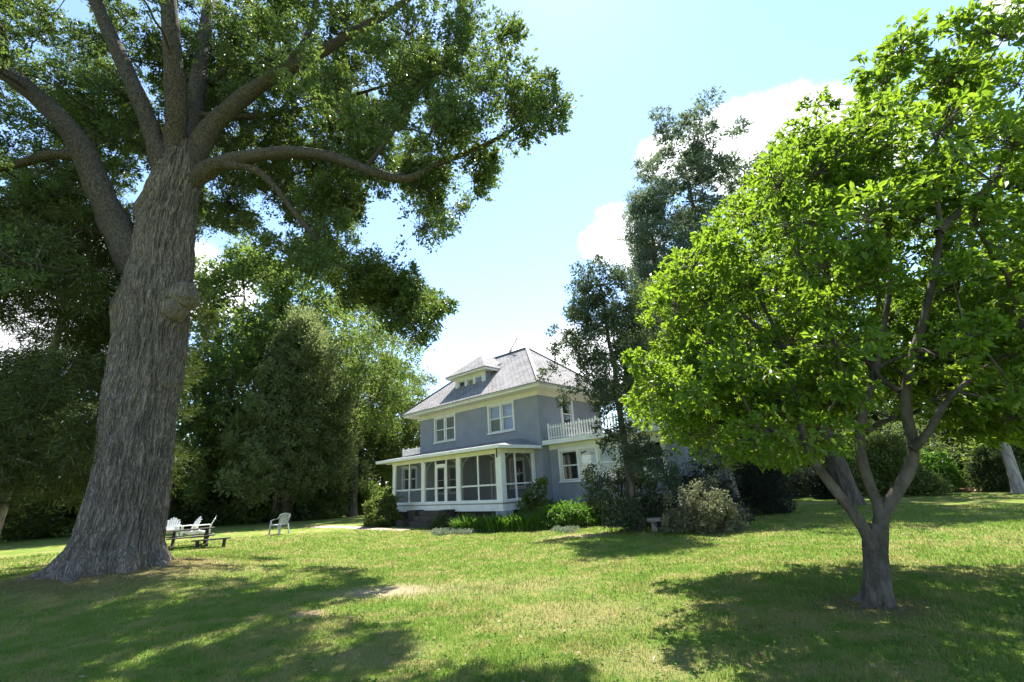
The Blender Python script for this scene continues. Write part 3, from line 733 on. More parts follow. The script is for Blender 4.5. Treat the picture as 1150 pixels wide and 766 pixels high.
# porch end screen
s_ = HB(); s_.add([HP(PU0 + .08, PV + .3, ZS), HP(PU0 + .08, -.22, ZS), HP(PU0 + .08, -.22, ZT), HP(PU0 + .08, PV + .3, ZT)], [(0, 1, 2, 3)])
sc_ = s_.build('screen', M_SCREEN, house); fr_ = HB()
hb(fr_, PU0 + .05, PU0 + .11, -1.44, -1.35, ZS, ZT)
for (y0, y1) in ((PV + .3, -1.44), (-1.35, -.22)): hb(fr_, PU0 + .052, PU0 + .108, y0, y1, 1.59, 1.66)
hb(fr_, PU0 + .052, PU0 + .108, PV + .3, -1.44, ZS, ZS + .07); hb(fr_, PU0 + .052, PU0 + .108, -1.35, -.22, ZS, ZS + .07)
fr_.build('screen_frame', M_TRIM, sc_)
for (s0, sgn) in ((PV + .3, 1), (-.22, -1)):
    k_ = HB(); R_ = .62
    for q in range(12):
        t0, t1 = q / 12 * math.pi / 2, (q + 1) / 12 * math.pi / 2
        pp = [HP(PU0 + .15, s0 + sgn * (R_ - R_ * math.cos(x_)), ZT - R_ + R_ * math.sin(x_)) for x_ in (t0, t1)]
        k_.bar(pp[0], pp[1], .05, .06, (1, 0, 0))
    k_.build('bracket', M_TRIM, house)
# porch roof: shallow hip
G0 = .48; gv = PV - G0; gu0, gu1 = PU0 - .42, PU1 + .85
pr = HB(); zr0, zr1 = 3.30, 3.80
ceil = HB(); hb(ceil, gu0, gu1, gv, -.012, 3.16, 3.19); ceil.build('porch_soffit', M_CREAM, house)
P = [HP(gu0, gv, zr0), HP(gu1, gv, zr0), HP(gu0 + .0, -.012, zr0 + .02), HP(gu0 + 1.35, -.012, zr1), HP(gu1 - .3, -.012, zr1), HP(gu1, -.012, zr0 + .02)]
pr.add(P, [(1, 0, 3, 4), (0, 2, 3), (1, 4, 5)])
pr.build('porch_roof', M_SHINGLE, house)
gt = HB(); hb(gt, gu0 - .05, gu1 + .05, gv - .11, gv, 3.16, 3.31); hb(gt, gu0 - .055, gu0, gv, -.012, 3.16, 3.31); hb(gt, gu1, gu1 + .05, gv, -.012, 3.16, 3.31)
gt.build('porch_gutter', M_TRIM, house, .012)
dsp = HB(); dsp.tube([HP(.25, gv + .05, 3.2), HP(.25, gv + .05, 3.08), HP(PU0 + .2, PV - .05, 2.9), HP(PU0 + .2, PV - .05, 2.8)], .035, 8); dsp.build('downspout', M_METAL, house)
pier = HB(); hb(pier, .3, .92, PV - .0, PV + .5, -.4, .52); pier.build('pier', paint_mat('grey_pier', (.33, .36, .43), .9), house)
fd = HB(); hb(fd, .95, 9.1, PV + .18, PV + .30, -.45, .52); hb(fd, .6, .72, PV + .5, -.05, -.45, .52); fd.build('foundation', M_BRICK, house)

# entry steps with brick cheek walls
st = HB()
for q in range(4): hb(st, 4.25, 6.1, PV - .1 - .3 * (q + 1), PV - .1 - .3 * q if q else PV - .1, -.45, .58 - .22 * q)
st.build('steps', M_STEP, house)
for (a, b) in ((3.6, 4.24), (6.11, 6.75)):
    ck = HB(); hb(ck, a, b, PV - .6, PV - .1, -.45, .56); hb(ck, a, b, PV - 1.3, PV - .6, -.45, .16)
    hb(ck, a - .04, b + .04 if b > 5 else b, PV - .64, PV - .1, .56, .62); hb(ck, a - .04, b, PV - 1.34, PV - .602, .16, .21)
    ck.build('step_wall', M_BRICK, house)

# one storey wings with roof-top railings
def wing(u0, u1, v0, v1, wins, name):
    w = HB(); Wall(front(v0)).panel(w, u0, u1, -.4, 3.2, [x_[:4] for x_ in wins])
    Wall(backwall(v1)).panel(w, u0, u1, -.4, 3.2, [])
    far = u0 if u0 < 0 else u1
    Wall(sidewall(far) if u0 < 0 else leftwall(far)).panel(w, v0, v1, -.4, 3.2, [])
    hb(w, u0 + .3, u1 - .3, v0 + 2.0, v0 + 2.1, -.3, 3.1)
    wo_ = w.build(name, M_STUCCO, house)
    for x_ in wins: window(front(v0), x_[0], x_[1], x_[2], x_[3], x_[4], blind=x_[5], cw=.13, lab=x_[6])
    e0, e1 = (u0 - .5, u1 - .02 + .0) if u0 < 0 else (u0 + .02, u1 + .5)
    fz = HB(); hb(fz, e0 + (.45 if u0 < 0 else 0), e1 - (0 if u0 < 0 else .45), v0 - .06, v0, 3.08, 3.32); fz.build('frieze', M_CREAM, wo_)
    s = HB(); hb(s, e0, e1 + (.0), v0 - .5, v1 + .3, 3.32, 3.40); hb(s, e0 - .03, e1, v0 - .54, v0 - .5, 3.31, 3.52); s.build('cornice', M_TRIM, wo_)
    r_ = HB(); hb(r_, e0 + .05, e1, v0 - .498, v1 + .2, 3.402, 3.50); r_.build('flat_roof', M_SHINGLE, wo_)
    rl = HB(); a0, a1 = (u0 + .1, -.32) if u0 < 0 else (LU + .2, u1 - .1); vr = v0 - .35 if u0 < 0 else v0 + .3
    hb(rl, a0, a1, vr, vr + .05, 4.10, 4.15); hb(rl, a0, a1, vr, vr + .05, 3.60, 3.65)
    kk = int((a1 - a0) / .15)
    for q in range(kk + 1):
        x = a0 + (a1 - a0) * q / kk; big = q % 6 == 0 or q == kk
        hb(rl, x - (.035 if big else .014), x + (.035 if big else .014), vr - .012, vr + .062, 3.50, 4.33 if big else 4.24)
    ends = (a1, ) if u0 < 0 else (a0,)
    for x in (a0, a1):
        for q in range(1, 22 if x == a0 and u0 < 0 else 8):
            if u0 >= 0 or x == a0: hb(rl, x - .02, x + .02, vr + .12 * q, vr + .12 * q + .035, 3.50, 4.24)
    rl.build('railing', M_TRIM, wo_)
    return wo_
wing(-6.75, -.001, .6, 5.2, [(-3.72, -.68, 1.62, 2.95, 3, ((1, .02, .80, M_BLIND), (0, .02, .98, M_BLIND)), 'lower triple window with white blinds'), (-5.82, -4.1, 1.62, 2.95, 2, (), None)], 'right_wing'.replace('right_', 'side_'))
wing(LU + .001, 12.7, .2, 4.6, [(10.6, 12.0, 1.62, 2.95, 2, (), None)], 'side_wing')

# television aerial and dish
an = HB(); a0, a1 = np.array(HP(4.3, DV / 2, ZR - .1)), np.array(HP(3.62, DV / 2, ZR + .86))
an.tube([HP(4.25, DV / 2, ZR - .1), HP(4.22, DV / 2, ZR + .28)], .03, 6); a0 = np.array(HP(4.45, DV / 2, ZR + .02))
an.tube([a0, a1], .03, 6)
for q in range(9):
    c = a0 + (a1 - a0) * (.12 + .85 * q / 8); L = .26 - .018 * q; an.tube([c - np.array([0, L, 0]), c + np.array([0, L, 0])], .014, 5)
    if q < 3: an.tube([c - np.array([.16, 0, -.1]), c + np.array([.16, 0, -.1])], .018, 5)
an.build('antenna', M_METAL, house)
ds = HB(); c = np.array(HP(-.75, 4.6, 6.62)); nd = unit(np.array([.55, -.6, .45])); t1 = unit(np.cross(nd, [0, 0, 1])); t2 = np.cross(nd, t1)
rings = []
for q in range(6):
    rr = .3 * q / 5
    for s in range(18): rings.append(c + t1 * rr * math.cos(s / 18 * 6.283) + t2 * rr * math.sin(s / 18 * 6.283) + nd * (rr * rr * .8))
ds.add(rings, [(q * 18 + s, q * 18 + (s + 1) % 18, (q + 1) * 18 + (s + 1) % 18, (q + 1) * 18 + s) for q in range(5) for s in range(18)], True)
ds.tube([c, HP(-.75, 4.6, 6.25)], .025, 6); ds.tube([c - t2 * .25, c + nd * .4], .012, 5); ds.build('satellite_dish', M_GUTTER, house)

# ------------------------------------------------------------------ the big oak
def limb(pxs, ys, r0, r1, n=26, pw=.8):
    ys = np.interp(np.linspace(0, 1, len(pxs)), np.linspace(0, 1, len(ys)), ys)
    P = smooth_path([aty(p[0], p[1], yy) for p, yy in zip(pxs, ys)], n)
    r0 *= .86
    R = r0 + (r1 - r0) * np.linspace(0, 1, n) ** pw
    return P, R
oak = empty('oak_tree', (OAK[0], OAK[1], float(gz(*OAK)) - .05), label='huge old spreading oak with thick ridged trunk and knobbly burl', cat='tree')
OO = np.array([OAK[0], OAK[1], float(gz(*OAK)) - .05])
rs = np.random.RandomState(11)
zt = [-.6, .25, .7, 1.06, 1.84, 2.67, 3.53, 4.44, 5.4, 6.4, 8.0, 9.2, 10.4, 11.3, 12.2]
xt = [-9.38, -9.38, -9.40, -9.38, -9.36, -9.38, -9.43, -9.49, -9.53, -9.6, -9.72, -9.78, -9.76, -9.74, -9.75]
rt = [.98, .93, .86, .82, .78, .75, .76, .78, .79, .79, .76, .70, .66, .60, .45]
TV, TF = bark_trunk(rs, [(x - .05 - OO[0], 11.0 - OO[1], z - OO[2]) for x, z in zip(xt, zt)], [q_ * .93 for q_ in rt], 600, 640, .062, 96, .85, 9, .5, .05, .55)
# burl on the right side and two smaller lumps
for (px, py, rr, amp) in ((214, 331, .62, .30), (150, 232, .30, .2), (210, 318, .35, .15), (130, 345, .4, .12)):
    c = aty(px, py, 10.55) - OO; d = np.linalg.norm((TV - c) * np.array([1, 1, .9]), axis=1)
    ctr = np.stack([np.interp(TV[:, 2] + OO[2], zt, xt) - OO[0], np.full(len(TV), 0.0), TV[:, 2]], 1)
    TV = TV + unit(TV - ctr) * (amp * np.exp(-(d / rr) ** 2))[:, None]
LIMBS = [
    limb([(165, 330), (148, 290), (126, 245), (108, 205), (85, 155), (45, 112), (0, 78), (-60, 48), (-150, 30)], [10.9, 10.6, 10.2, 9.7, 9.2, 8.8], .52, .16),
    limb([(90, 168), (62, 170), (35, 180), (0, 189), (-50, 200), (-110, 190)], [9.8, 9.8, 10, 10.2], .20, .06),
    limb([(125, 262), (100, 258), (70, 262), (40, 273), (0, 280), (-60, 275)], [10.4, 11, 12, 12.5], .17, .04),
    limb([(88, 260), (60, 280), (25, 305), (-10, 325)], [11.2, 12], .10, .03),
    limb([(190, 215), (180, 180), (164, 130), (140, 75), (115, 20), (92, -40), (70, -110)], [10.9, 10.4, 9.9, 9.6], .38, .12),
    limb([(195, 225), (196, 170), (198, 120), (193, 50), (186, -30), (170, -120)], [11.2, 10.7, 9.9, 9.2, 8.7], .46, .15),
    limb([(200, 220), (212, 175), (220, 110), (229, 45), (240, -30), (250, -120)], [11.2, 11.8, 12.4, 12.8], .42, .16),
    limb([(212, 190), (232, 150), (255, 125), (300, 90), (350, 65), (400, 35), (450, 5), (500, -35)], [11.0, 10.8, 10.4, 10.2, 10.2], .42, .06),
    limb([(310, 86), (335, 58), (350, 25), (358, -30)], [10.4, 10.8], .17, .06),
    limb([(215, 205), (238, 188), (262, 180), (318, 171), (372, 176), (420, 194), (458, 201), (492, 184), (540, 165), (585, 140), (625, 108)], [11.0, 10.6, 10.2, 9.8, 9.5, 9.3], .33, .02),
    limb([(252, 186), (280, 188), (305, 206), (342, 252), (378, 293), (430, 325), (475, 345), (498, 368)], [10.5, 10.8, 11.2, 11.6, 11.8], .17, .02),
    limb([(400, 190), (440, 150), (480, 90), (520, 50)], [9.7, 9.9, 10.2], .08, .02),
    limb([(235, 95), (270, 60), (300, 20), (330, -30)], [12.4, 12.6], .14, .05),
    limb([(225, 130), (290, 130), (350, 120), (420, 100), (500, 75)], [11.8, 12.2, 12.4, 12.6], .15, .03),
]
for ch_, pa_ in ((1, 0), (2, 0), (3, 2), (8, 7), (11, 9)):
    P_, R_ = LIMBS[ch_]; Q_ = LIMBS[pa_][0]; tg_ = Q_[np.argmin(np.linalg.norm(Q_ - P_[1], axis=1))]
    P_ += (tg_ - P_[0]) * (np.clip(1 - np.arange(len(P_)) / 9.0, 0, 1) ** 1.5)[:, None]; R_[:3] *= np.array([.6, .8, .95])
OAKPOLY = [(-700, -900), (900, -900), (640, -40), (605, -5), (598, 45), (575, 85), (600, 95), (637, 90), (636, 125), (600, 155), (560, 165), (545, 195), (562, 215), (555, 250), (520, 292), (492, 262), (470, 262), (468, 215), (440, 205),
           (400, 215), (395, 250), (400, 290), (445, 305), (508, 318), (514, 358), (470, 408), (438, 400), (455, 372), (425, 350), (395, 350), (352, 300), (320, 290), (270, 268), (232, 262), (215, 250), (205, 190), (150, 170), (140, 250), (112, 290), (60, 300), (-700, 340)]
HOLES = [[(330, 300), (372, 300), (380, 330), (340, 325)], [(448, 120), (475, 110), (480, 150), (450, 155)], [(330, 120), (352, 118), (356, 150), (332, 152)], [(505, 195), (530, 190), (525, 225), (500, 220)], [(385, 215), (400, 205), (440, 215), (420, 235)], [(400, 60), (428, 62), (432, 120), (398, 112)], [(268, 205), (292, 215), (318, 262), (300, 262), (272, 240)], [(405, 232), (440, 226), (462, 262), (455, 300), (410, 292)], [(155, 80), (175, 80), (185, 150), (172, 160)]]
def okmask(P, rpx):
    q = proj(P); x, y, w = q.T
    ins = in_poly(OAKPOLY, x, y)
    for h in HOLES: ins &= ~in_poly(h, x, y)
    return (w > 2.0) & ins | (w < .5)
LP = np.concatenate([l[0] for l in LIMBS[:11]]); LQ = proj(LP); LRp = np.concatenate([l[1] for l in LIMBS[:11]]) / np.maximum(LQ[:, 2], 1) * F0
def hides(p, R):
    """would a clump here stand in front of a main limb?"""
    q = proj(p)[0]
    if q[2] < 1 or q[0] < -60 or q[1] < -60: return False
    dd = np.hypot(LQ[:, 0] - q[0], LQ[:, 1] - q[1]); k = (dd < R / q[2] * F0 * .9 + LRp) & (q[2] < LQ[:, 2] + .45) & (LRp > 3)
    return bool(k.any()) and rs.uniform() < (.9 if q[1] < 130 else .98)
SDV = np.array(sd)
LIT = [(372, 800), (285, 735), (320, 705), (345, 652), (490, 650), (540, 640), (560, 605), (705, 640), (720, 700), (800, 800)]
def shades(p):
    g_ = p - SDV * (p[2] / SDV[2]); q = proj(g_)[0]
    return q[2] > .5 and bool(in_poly(LIT, q[0:1], q[1:2])[0])
C = []
# crown volume, kept where the crown is seen (or out of the frame)
for _ in range(9000):
    d = unit(rs.normal(size=3)); rad = rs.uniform(.25, 1) ** .5
    p = np.array([-8.8, 11.6, 12.6]) + d * rad * np.array([9.8, 7.2, 7.6])
    if p[2] < 4.6 or p[1] < 5.3: continue
    if p[2] < 10 and np.hypot(p[0] + 9.4, p[1] - 11) < 2.6: continue
    q = proj(p)[0]
    if q[2] > 1 and 60 < q[0] < 240 and q[1] > 20 and p[1] < 10.4: continue     # keep the big fork clear of leaves in front
    if not okmask(p, 0)[0]: continue
    if hides(p, .5) or shades(p): continue
    C.append(p)
    if len(C) > 340: break
nb = 0
for _ in range(9000):                      # upper left of the crown, close under the frame's edge
    p = aty(rs.uniform(-60, 330), rs.uniform(-70, 130), rs.uniform(11.3, 14.5))
    if p[2] > 21 or not okmask(p, 0)[0] or hides(p, .4) or shades(p): continue
    C.append(p); nb += 1
    if nb > 75: break
nb = 0
for _ in range(9000):                      # dense boughs filling the gaps between the main limbs
    p = aty(rs.uniform(40, 400), rs.uniform(-60, 215), rs.uniform(12.5, 17.5))
    if p[2] > 22 or not okmask(p, 0)[0]: continue
    C.append(p); nb += 1
    if nb > 130: break
nb = 0
for _ in range(9000):                      # the far side of the crown, behind the fork
    d = unit(rs.normal(size=3)); p = np.array([-9.5, 14.5, 13.5]) + d * rs.uniform(0, 1) ** .4 * np.array([10.5, 3.2, 7.5])
    q = proj(p)[0]
    if not (-150 < q[0] < 470 and q[1] < 255) or not okmask(p, 0)[0]: continue
    C.append(p); nb += 1
    if nb > 270: break
# sprays hung along the long right-hand limbs
for li, n_, sprd in ((9, 52, .8), (10, 40, .62), (7, 36, .95), (11, 16, .6), (13, 22, .8), (2, 16, .6), (1, 12, .7), (3, 10, .5), (0, 22, 1.0)):
    P, R = LIMBS[li]; c_ = 0; tries = 0
    while c_ < n_ and tries < 3000:
        tries += 1; t_ = rs.uniform(.34, 1.0); p = P[int(t_ * (len(P) - 1))] + rs.normal(size=3) * sprd
        if okmask(p, 0)[0] and p[1] > 5 and not hides(p, .75) and not (shades(p) and rs.uniform() < .7): C.append(p); c_ += 1
for li, lo_ in ((9, 17), (10, 15)):
    P, R = LIMBS[li]
    for q_ in range(24):
        p = P[rs.randint(lo_, len(P))] + rs.normal(size=3) * .42
        if okmask(p, 0)[0] and not (shades(p) and q_ % 3): C.append(p)
C = np.array(C); CR = rs.uniform(.42, .78, len(C))
sk = np.concatenate([l[0][::2] for l in LIMBS]); skr = np.concatenate([l[1][::2] for l in LIMBS])
tw = grow(sk, skr, C, rs, .10, .45, .011)
tubes = [(P - OO, R * (1 + .06 * np.sin(np.arange(len(R)) * 2.3 + k_) + .04 * rs.normal(size=len(R))), 20 if R[0] > .3 else 12) for k_, (P, R) in enumerate(LIMBS)]
tubes += [(P - OO, R, 5) for P, R in tw]
for q_, (a_, L_, r_) in enumerate(((3.75, 1.35, .18), (4.35, 1.1, .15), (4.95, 1.3, .17), (5.5, 1.0, .13), (.1, 1.2, .16), (3.2, 1.2, .16), (1.2, 1.2, .15))):
    u_ = np.linspace(0, 1, 26); rr_ = .55 + L_ * u_; aa_ = a_ + .28 * np.sin(u_ * 4 + q_ * 2) * u_
    X_ = OAK[0] - .05 + rr_ * np.cos(aa_); Y_ = OAK[1] + rr_ * np.sin(aa_); Z_ = gz(X_, Y_) + .42 * np.exp(-u_ * 5.5) - .05 - .13 * u_ + .03 * np.sin(u_ * 9 + q_)
    tubes_mesh('root', [(np.stack([X_, Y_, Z_], 1) - OO, r_ * 1.5 * (1 - .75 * u_) * (1 + .1 * np.sin(u_ * 14 + q_)), 18)], M_OAKBARK, oak)
def lump(c, rx, ry, rz, seed, n=60):
    f = vnoise(np.random.RandomState(seed), 12, 14); th, ph = np.meshgrid(np.arange(n) / n * 2 * np.pi, np.linspace(.02, np.pi - .02, n)); k = 1 + .24 * (f(th / 6.2832 * 12, ph / np.pi * 12) - .5)
    V = np.stack([c[0] + rx * k * np.sin(ph) * np.cos(th), c[1] + ry * k * np.sin(ph) * np.sin(th), c[2] + rz * k * np.cos(ph)], -1).reshape(-1, 3)
    i = np.arange(n - 1)[:, None] * n; j = np.arange(n)[None]; j2 = (j + 1) % n
    return V, np.stack([i + j, i + n + j, i + n + j2, i + j2], -1).reshape(-1, 4)
for c_, r_ in (((206, 333), .36), ((196, 346), .33)):
    BVx, BFx = lump(aty(c_[0], c_[1], 10.75) - OO, r_, r_, r_ * 1.15, int(r_ * 100)); TF = np.concatenate([TF, BFx + len(TV)]); TV = np.concatenate([TV, BVx])
np_mesh('trunk', TV, TF, M_OAKBARK, oak, True)
V, Fl = clump_leaves(rs, C, CR, 17, 24, .112, .5, .8, .55, unit(C - np.array([-9.4, 11, 10])), .12, False, .12)
tv_, tf_ = twig_prisms(.008, .003)
tubes_mesh('limbs', tubes, M_LIMB, oak, [(tv_ - OO, tf_)])
np_mesh('crown', V - OO, Fl, M_OAKLEAF, oak)

# ------------------------------------------------------------------ the magnolia on the right
MO = np.array([MAG[0], MAG[1], float(gz(*MAG)) - .03])
mag = empty('magnolia_tree', tuple(MO), label='low multi stemmed magnolia with bright green leaves on the open lawn', cat='tree')
rs = np.random.RandomState(5)
y0 = MAG[1]
def st_(pxs, ys, r0, r1, n=24, pw=.9): return limb(pxs, ys, r0, r1, n, pw)
ML = [
    st_([(986, 668), (984, 640), (976, 606), (960, 578), (934, 545), (908, 508), (900, 480), (893, 440), (875, 380), (850, 330)], [y0, y0, y0 - .05, y0 + .2, y0 + .5, y0 + .9], .105, .022),
    st_([(984, 650), (986, 610), (988, 575), (970, 525), (966, 480), (980, 430), (990, 380), (1000, 310), (992, 240), (975, 170), (985, 110)], [y0, y0, y0, y0 + .3, y0 + .5, y0 + .6], .092, .018),
    st_([(987, 640), (989, 600), (992, 575), (1018, 535), (1026, 500), (1016, 452), (1024, 405), (1040, 350), (1052, 290), (1056, 250), (1048, 190), (1060, 120), (1080, 60)], [y0, y0, y0 - .1, y0 - .2, y0 - .2, y0 - .1], .105, .018),
    st_([(1054, 262), (1075, 240), (1105, 215), (1130, 175), (1150, 140), (1180, 90)], [y0 - .2, y0 - .3, y0 - .3], .075, .02),
    st_([(1025, 505), (1045, 482), (1060, 455), (1085, 430), (1120, 405), (1170, 390)], [y0 - .2, y0 - .4, y0 - .6], .06, .015),
    st_([(972, 485), (1000, 470), (1030, 462), (1060, 440), (1090, 400)], [y0 + .45, y0 + .9, y0 + 1.4], .05, .012),
    st_([(1010, 440), (985, 415), (1035, 395), (1070, 400)], [y0 - .1, y0 + .3, y0 + .9], .045, .012),
    st_([(903, 490), (880, 470), (850, 440), (810, 420), (770, 410)], [y0 + .8, y0 + 1.2, y0 + 1.7], .05, .012),
    st_([(985, 420), (950, 370), (910, 310), (880, 250), (870, 200)], [y0 + .5, y0 + .4, y0 + .3], .06, .012),
    st_([(880, 390), (830, 350), (790, 310), (770, 290)], [y0 + .8, y0 + .9, y0 + 1.0], .045, .012),
]
POLYM = [(732, 425), (742, 372), (744, 325), (752, 295), (778, 275), (802, 260), (836, 225), (884, 192), (898, 140), (908, 112), (945, 106), (972, 92), (995, 80), (1004, 56), (1050, 15), (1100, -20), (1150, -60), (1500, -200), (1500, 480), (1150, 490), (1090, 470), (1035, 462), (990, 450), (930, 478), (900, 512), (868, 520), (830, 512), (790, 488), (750, 495), (734, 465)]
HOLM = [[(1000, 255), (1040, 250), (1045, 290), (1010, 300)], [(1060, 205), (1085, 170), (1120, 165), (1100, 210)], [(940, 250), (975, 255), (970, 285)], [(925, 108), (960, 118), (950, 150), (920, 140)], [(1060, 280), (1140, 240), (1145, 265), (1070, 300)]]
MC = []; tries = 0
while len(MC) < 600 and tries < 60000:
    tries += 1
    d = unit(rs.normal(size=3)); rad = rs.uniform(.05, 1) ** .42
    p = np.array([5.3, 6.7, 4.3]) + d * rad * np.array([3.9, 3.4, 3.75])
    q = proj(p)[0]
    if q[2] < 3.3 or not in_poly(POLYM, q[0:1], q[1:2])[0]: continue
    if any(in_poly(h, q[0:1], q[1:2])[0] for h in HOLM): continue
    if p[2] < 1.9: continue
    if q[1] > 330 and 955 < q[0] < 1075 and p[1] < y0 + .5 and rs.uniform() < .93: continue   # stems stay visible low down
    if q[1] > 150 and 985 < q[0] < 1065 and p[1] < y0 - .1 and rs.uniform() < .55: continue
    MC.append(p)
nb = 0; PR = [(1035, 360), (1240, 300), (1240, 510), (1100, 482), (1050, 458)]
for _ in range(6000):
    p = np.array([rs.uniform(4.5, 9.5), rs.uniform(4.6, 8.5), rs.uniform(1.9, 4.2)]); q = proj(p)[0]
    if q[2] > 3 and in_poly(PR, q[0:1], q[1:2])[0] and np.hypot(p[0] - 5.2, p[1] - 6.35) < 3.9: MC.append(p); nb += 1
    if nb > 60: break
nb = 0; PR = [(722, 400), (790, 400), (905, 440), (905, 490), (850, 492), (800, 488), (760, 490), (724, 470)]
for _ in range(9000):
    p = np.array([rs.uniform(1.2, 4.5), rs.uniform(6.2, 9.3), rs.uniform(1.7, 3.6)]); q = proj(p)[0]
    if q[2] > 3 and in_poly(PR, q[0:1], q[1:2])[0] and np.hypot(p[0] - 4.6, p[1] - 6.5) < 4: MC.append(p); nb += 1
    if nb > 55: break
MC = np.array(MC); MR = rs.uniform(.26, .50, len(MC))
sk = np.concatenate([l[0][6::2] for l in ML]); skr = np.concatenate([l[1][6::2] for l in ML])
tw = grow(sk, skr, MC, rs, .12, .45, .008)
tubes = [(P - MO, R * (1 + .05 * np.sin(np.arange(len(R)) * 2 + k_)), 16) for k_, (P, R) in enumerate(ML)] + [(P - MO, R, 6) for P, R in tw]
rs2 = np.random.RandomState(2)
bp = [aty(px_, py_, y0) - MO for px_, py_ in ((986, 694), (986, 668), (985, 640), (983, 618), (982, 598), (981, 588))]
BV, BF = bark_trunk(rs2, bp, [.155, .135, .122, .115, .10, .045], 160, 110, .009, 40, .15, 6, .2, .012, .12)
V, Fl = clump_leaves(rs, MC, MR, 17, 14, .088, .46, .75, .7, unit(MC - np.array([4.7, 6.3, 2.6])), .085, True, .16, .16, .05)
tv_, tf_ = twig_prisms(.006, .0025)
tubes_mesh('trunk', tubes, M_MAGBARK, mag, [(BV, BF), (tv_ - MO, tf_)])
np_mesh('crown', V - MO, Fl, M_MAGLEAF, mag)

# ------------------------------------------------------------------ generic trees
def make_tree(name, seed, H, crown, tr, mat, bark, nclump, Rc, ns, nl, Ls, ws, lean=(0, 0), r_twig=.02, flat=.8, up=.6, trunk_top=.85, spread=.17, droop=0, twin=False, label=None, cat='tree', loc=(0, 0, 0), group=None, cores=True, wob=.1):
    """crown(h) -> radius for h in 0..1 (0 outside the crown)"""
    rs = np.random.RandomState(seed)
    t = empty(name, loc, 0, label=label, cat=cat, group=group)
    paths = []
    for q in range(2 if twin else 1):
        z = np.linspace(-.3, H * trunk_top, 12); u = z / H
        off = (q - .5) * .5 * (1 + u * 2) if twin else 0
        P = np.stack([lean[0] * u * H + off + rs.normal(size=12) * .02 * H * .3 * np.clip(u, 0, 1), lean[1] * u * H + rs.normal(size=12) * .02 * H * .3 * np.clip(u, 0, 1), z], 1); P = smooth_path(P, 30)
        R = tr * (1 - np.linspace(0, 1, 30)) ** .8 * 1.0 + .02; R[:3] *= np.array([1.45, 1.2, 1.06])
        paths.append((P, R))
    cl = []; tries = 0
    lob = rs.uniform(0, 6.28, 5); la = rs.uniform(.08, .28, 5)
    while len(cl) < nclump and tries < 40000:
        tries += 1
        h = rs.uniform(0, 1); Rr = crown(h)
        if Rr <= 0 or rs.uniform() > (Rr / 1.0) ** 1.0 * 1.0 / max(1e-6, make_tree.mx): continue
        a = rs.uniform(0, 6.283); k = 1 + sum(la[i] * math.sin((i + 1) * a + lob[i] + 5 * h) for i in range(5))
        rr = Rr * k * rs.uniform(.12, 1) ** .5
        cl.append((lean[0] * h * H + rr * math.cos(a), lean[1] * h * H + rr * math.sin(a), h * H + rs.normal() * .02 * H))
    cl = np.array(cl); R = rs.uniform(Rc * .65, Rc * 1.3, len(cl))
    sk = np.concatenate([p[0][6:] for p in paths]); skr = np.concatenate([p[1][6:] for p in paths])
    tw = grow(sk, skr, cl, rs, wob, .45, r_twig, .25)
    tubes = [(P, Rr, 14) for P, Rr in paths] + [(P, Rr, 5) for P, Rr in tw]
    tubes_mesh('trunk', tubes, bark, t)
    out = unit(cl - np.stack([lean[0] * cl[:, 2], lean[1] * cl[:, 2], cl[:, 2] * .85], 1))
    V, Fl = clump_leaves(rs, cl, R, ns, nl, Ls, ws, flat, up, out, spread, False, .1, .2, droop)
    np_mesh('crown', V, Fl, mat, t)
    return t
make_tree.mx = 1.0
def dome(lo, Rm, peak=.55):
    def f(h):
        if h < lo: return 0
        x = (h - lo) / (1 - lo); return Rm * max(0, 1 - ((x - peak) / (1.02 - peak if x > peak else peak + .12)) ** 2) ** .5
    return f
def cone(lo, Rm, pw=.8): return lambda h: 0 if h < lo else Rm * min(1, ((h - lo) / .12 + .45)) * max(0, 1 - h) ** pw * 1.05
def mktree(*a, **k):
    cr = a[3]; make_tree.mx = max(cr(x) for x in np.linspace(0, 1, 60)); return make_tree(*a, **k)

PH = 18.0
protos = {}
protos['broad'] = mktree('broadleaf_tree', 21, PH, dome(.16, 5.2, .5), .36, M_DECLEAF, M_BARK, 150, 1.15, 18, 10, .30, .55)
protos['tall'] = mktree('broadleaf_tree', 22, PH, dome(.2, 4.0, .45), .33, M_DECLEAF, M_BARK, 130, 1.1, 18, 10, .29, .55)
protos['light'] = mktree('broadleaf_tree', 23, PH, dome(.12, 4.8, .5), .30, M_PALELEAF, M_BARK, 120, 1.1, 18, 9, .29, .5)
protos['dark'] = mktree('broadleaf_tree', 24, PH, dome(.06, 4.6, .45), .36, M_DARKLEAF, M_BARK, 140, 1.2, 18, 10, .31, .55)
used = set()
def place(kind, loc, H, label, group=None, rz=None, wide=1.0, name=None):
    p = protos[kind]
    if kind in used: o = copy_tree(p)
    else: o = p; used.add(kind)
    s = H / PH; o.location = loc; o.scale = (s * wide, s * wide, s); o.rotation_euler = (0, 0, random.uniform(0, 6.28) if rz is None else rz)
    o['label'] = label; o['category'] = 'tree'
    if group: o['group'] = group
    return o
def topz(px, py, loc):
    d = ray(px, py); return EYE[2] + d[2] / math.hypot(d[0], d[1]) * math.hypot(loc[0], loc[1])
def bg(kind, px, pytop, dist, label, group=None, wide=1.0):
    loc = azpos(px, (pytop + 560) / 2, dist); H = (topz(px, pytop, loc) - loc[2]); return place(kind, loc, H, label, group, wide=wide)
GL = 'woodland trees left of the house'; GR = 'woodland trees right of the house'
bg('tall', 262, 285, 37, 'tallest dark green tree rising behind the oak burl', GL)
bg('broad', 330, 295, 43, 'broad tree rising directly behind the pointed cedar', GL)
bg('light', 205, 385, 34, 'pale green sunlit tree in the gap beside the oak trunk', GL, .9)
bg('light', 398, 335, 46, 'bright green tree behind the right shoulder of the cedar', GL)
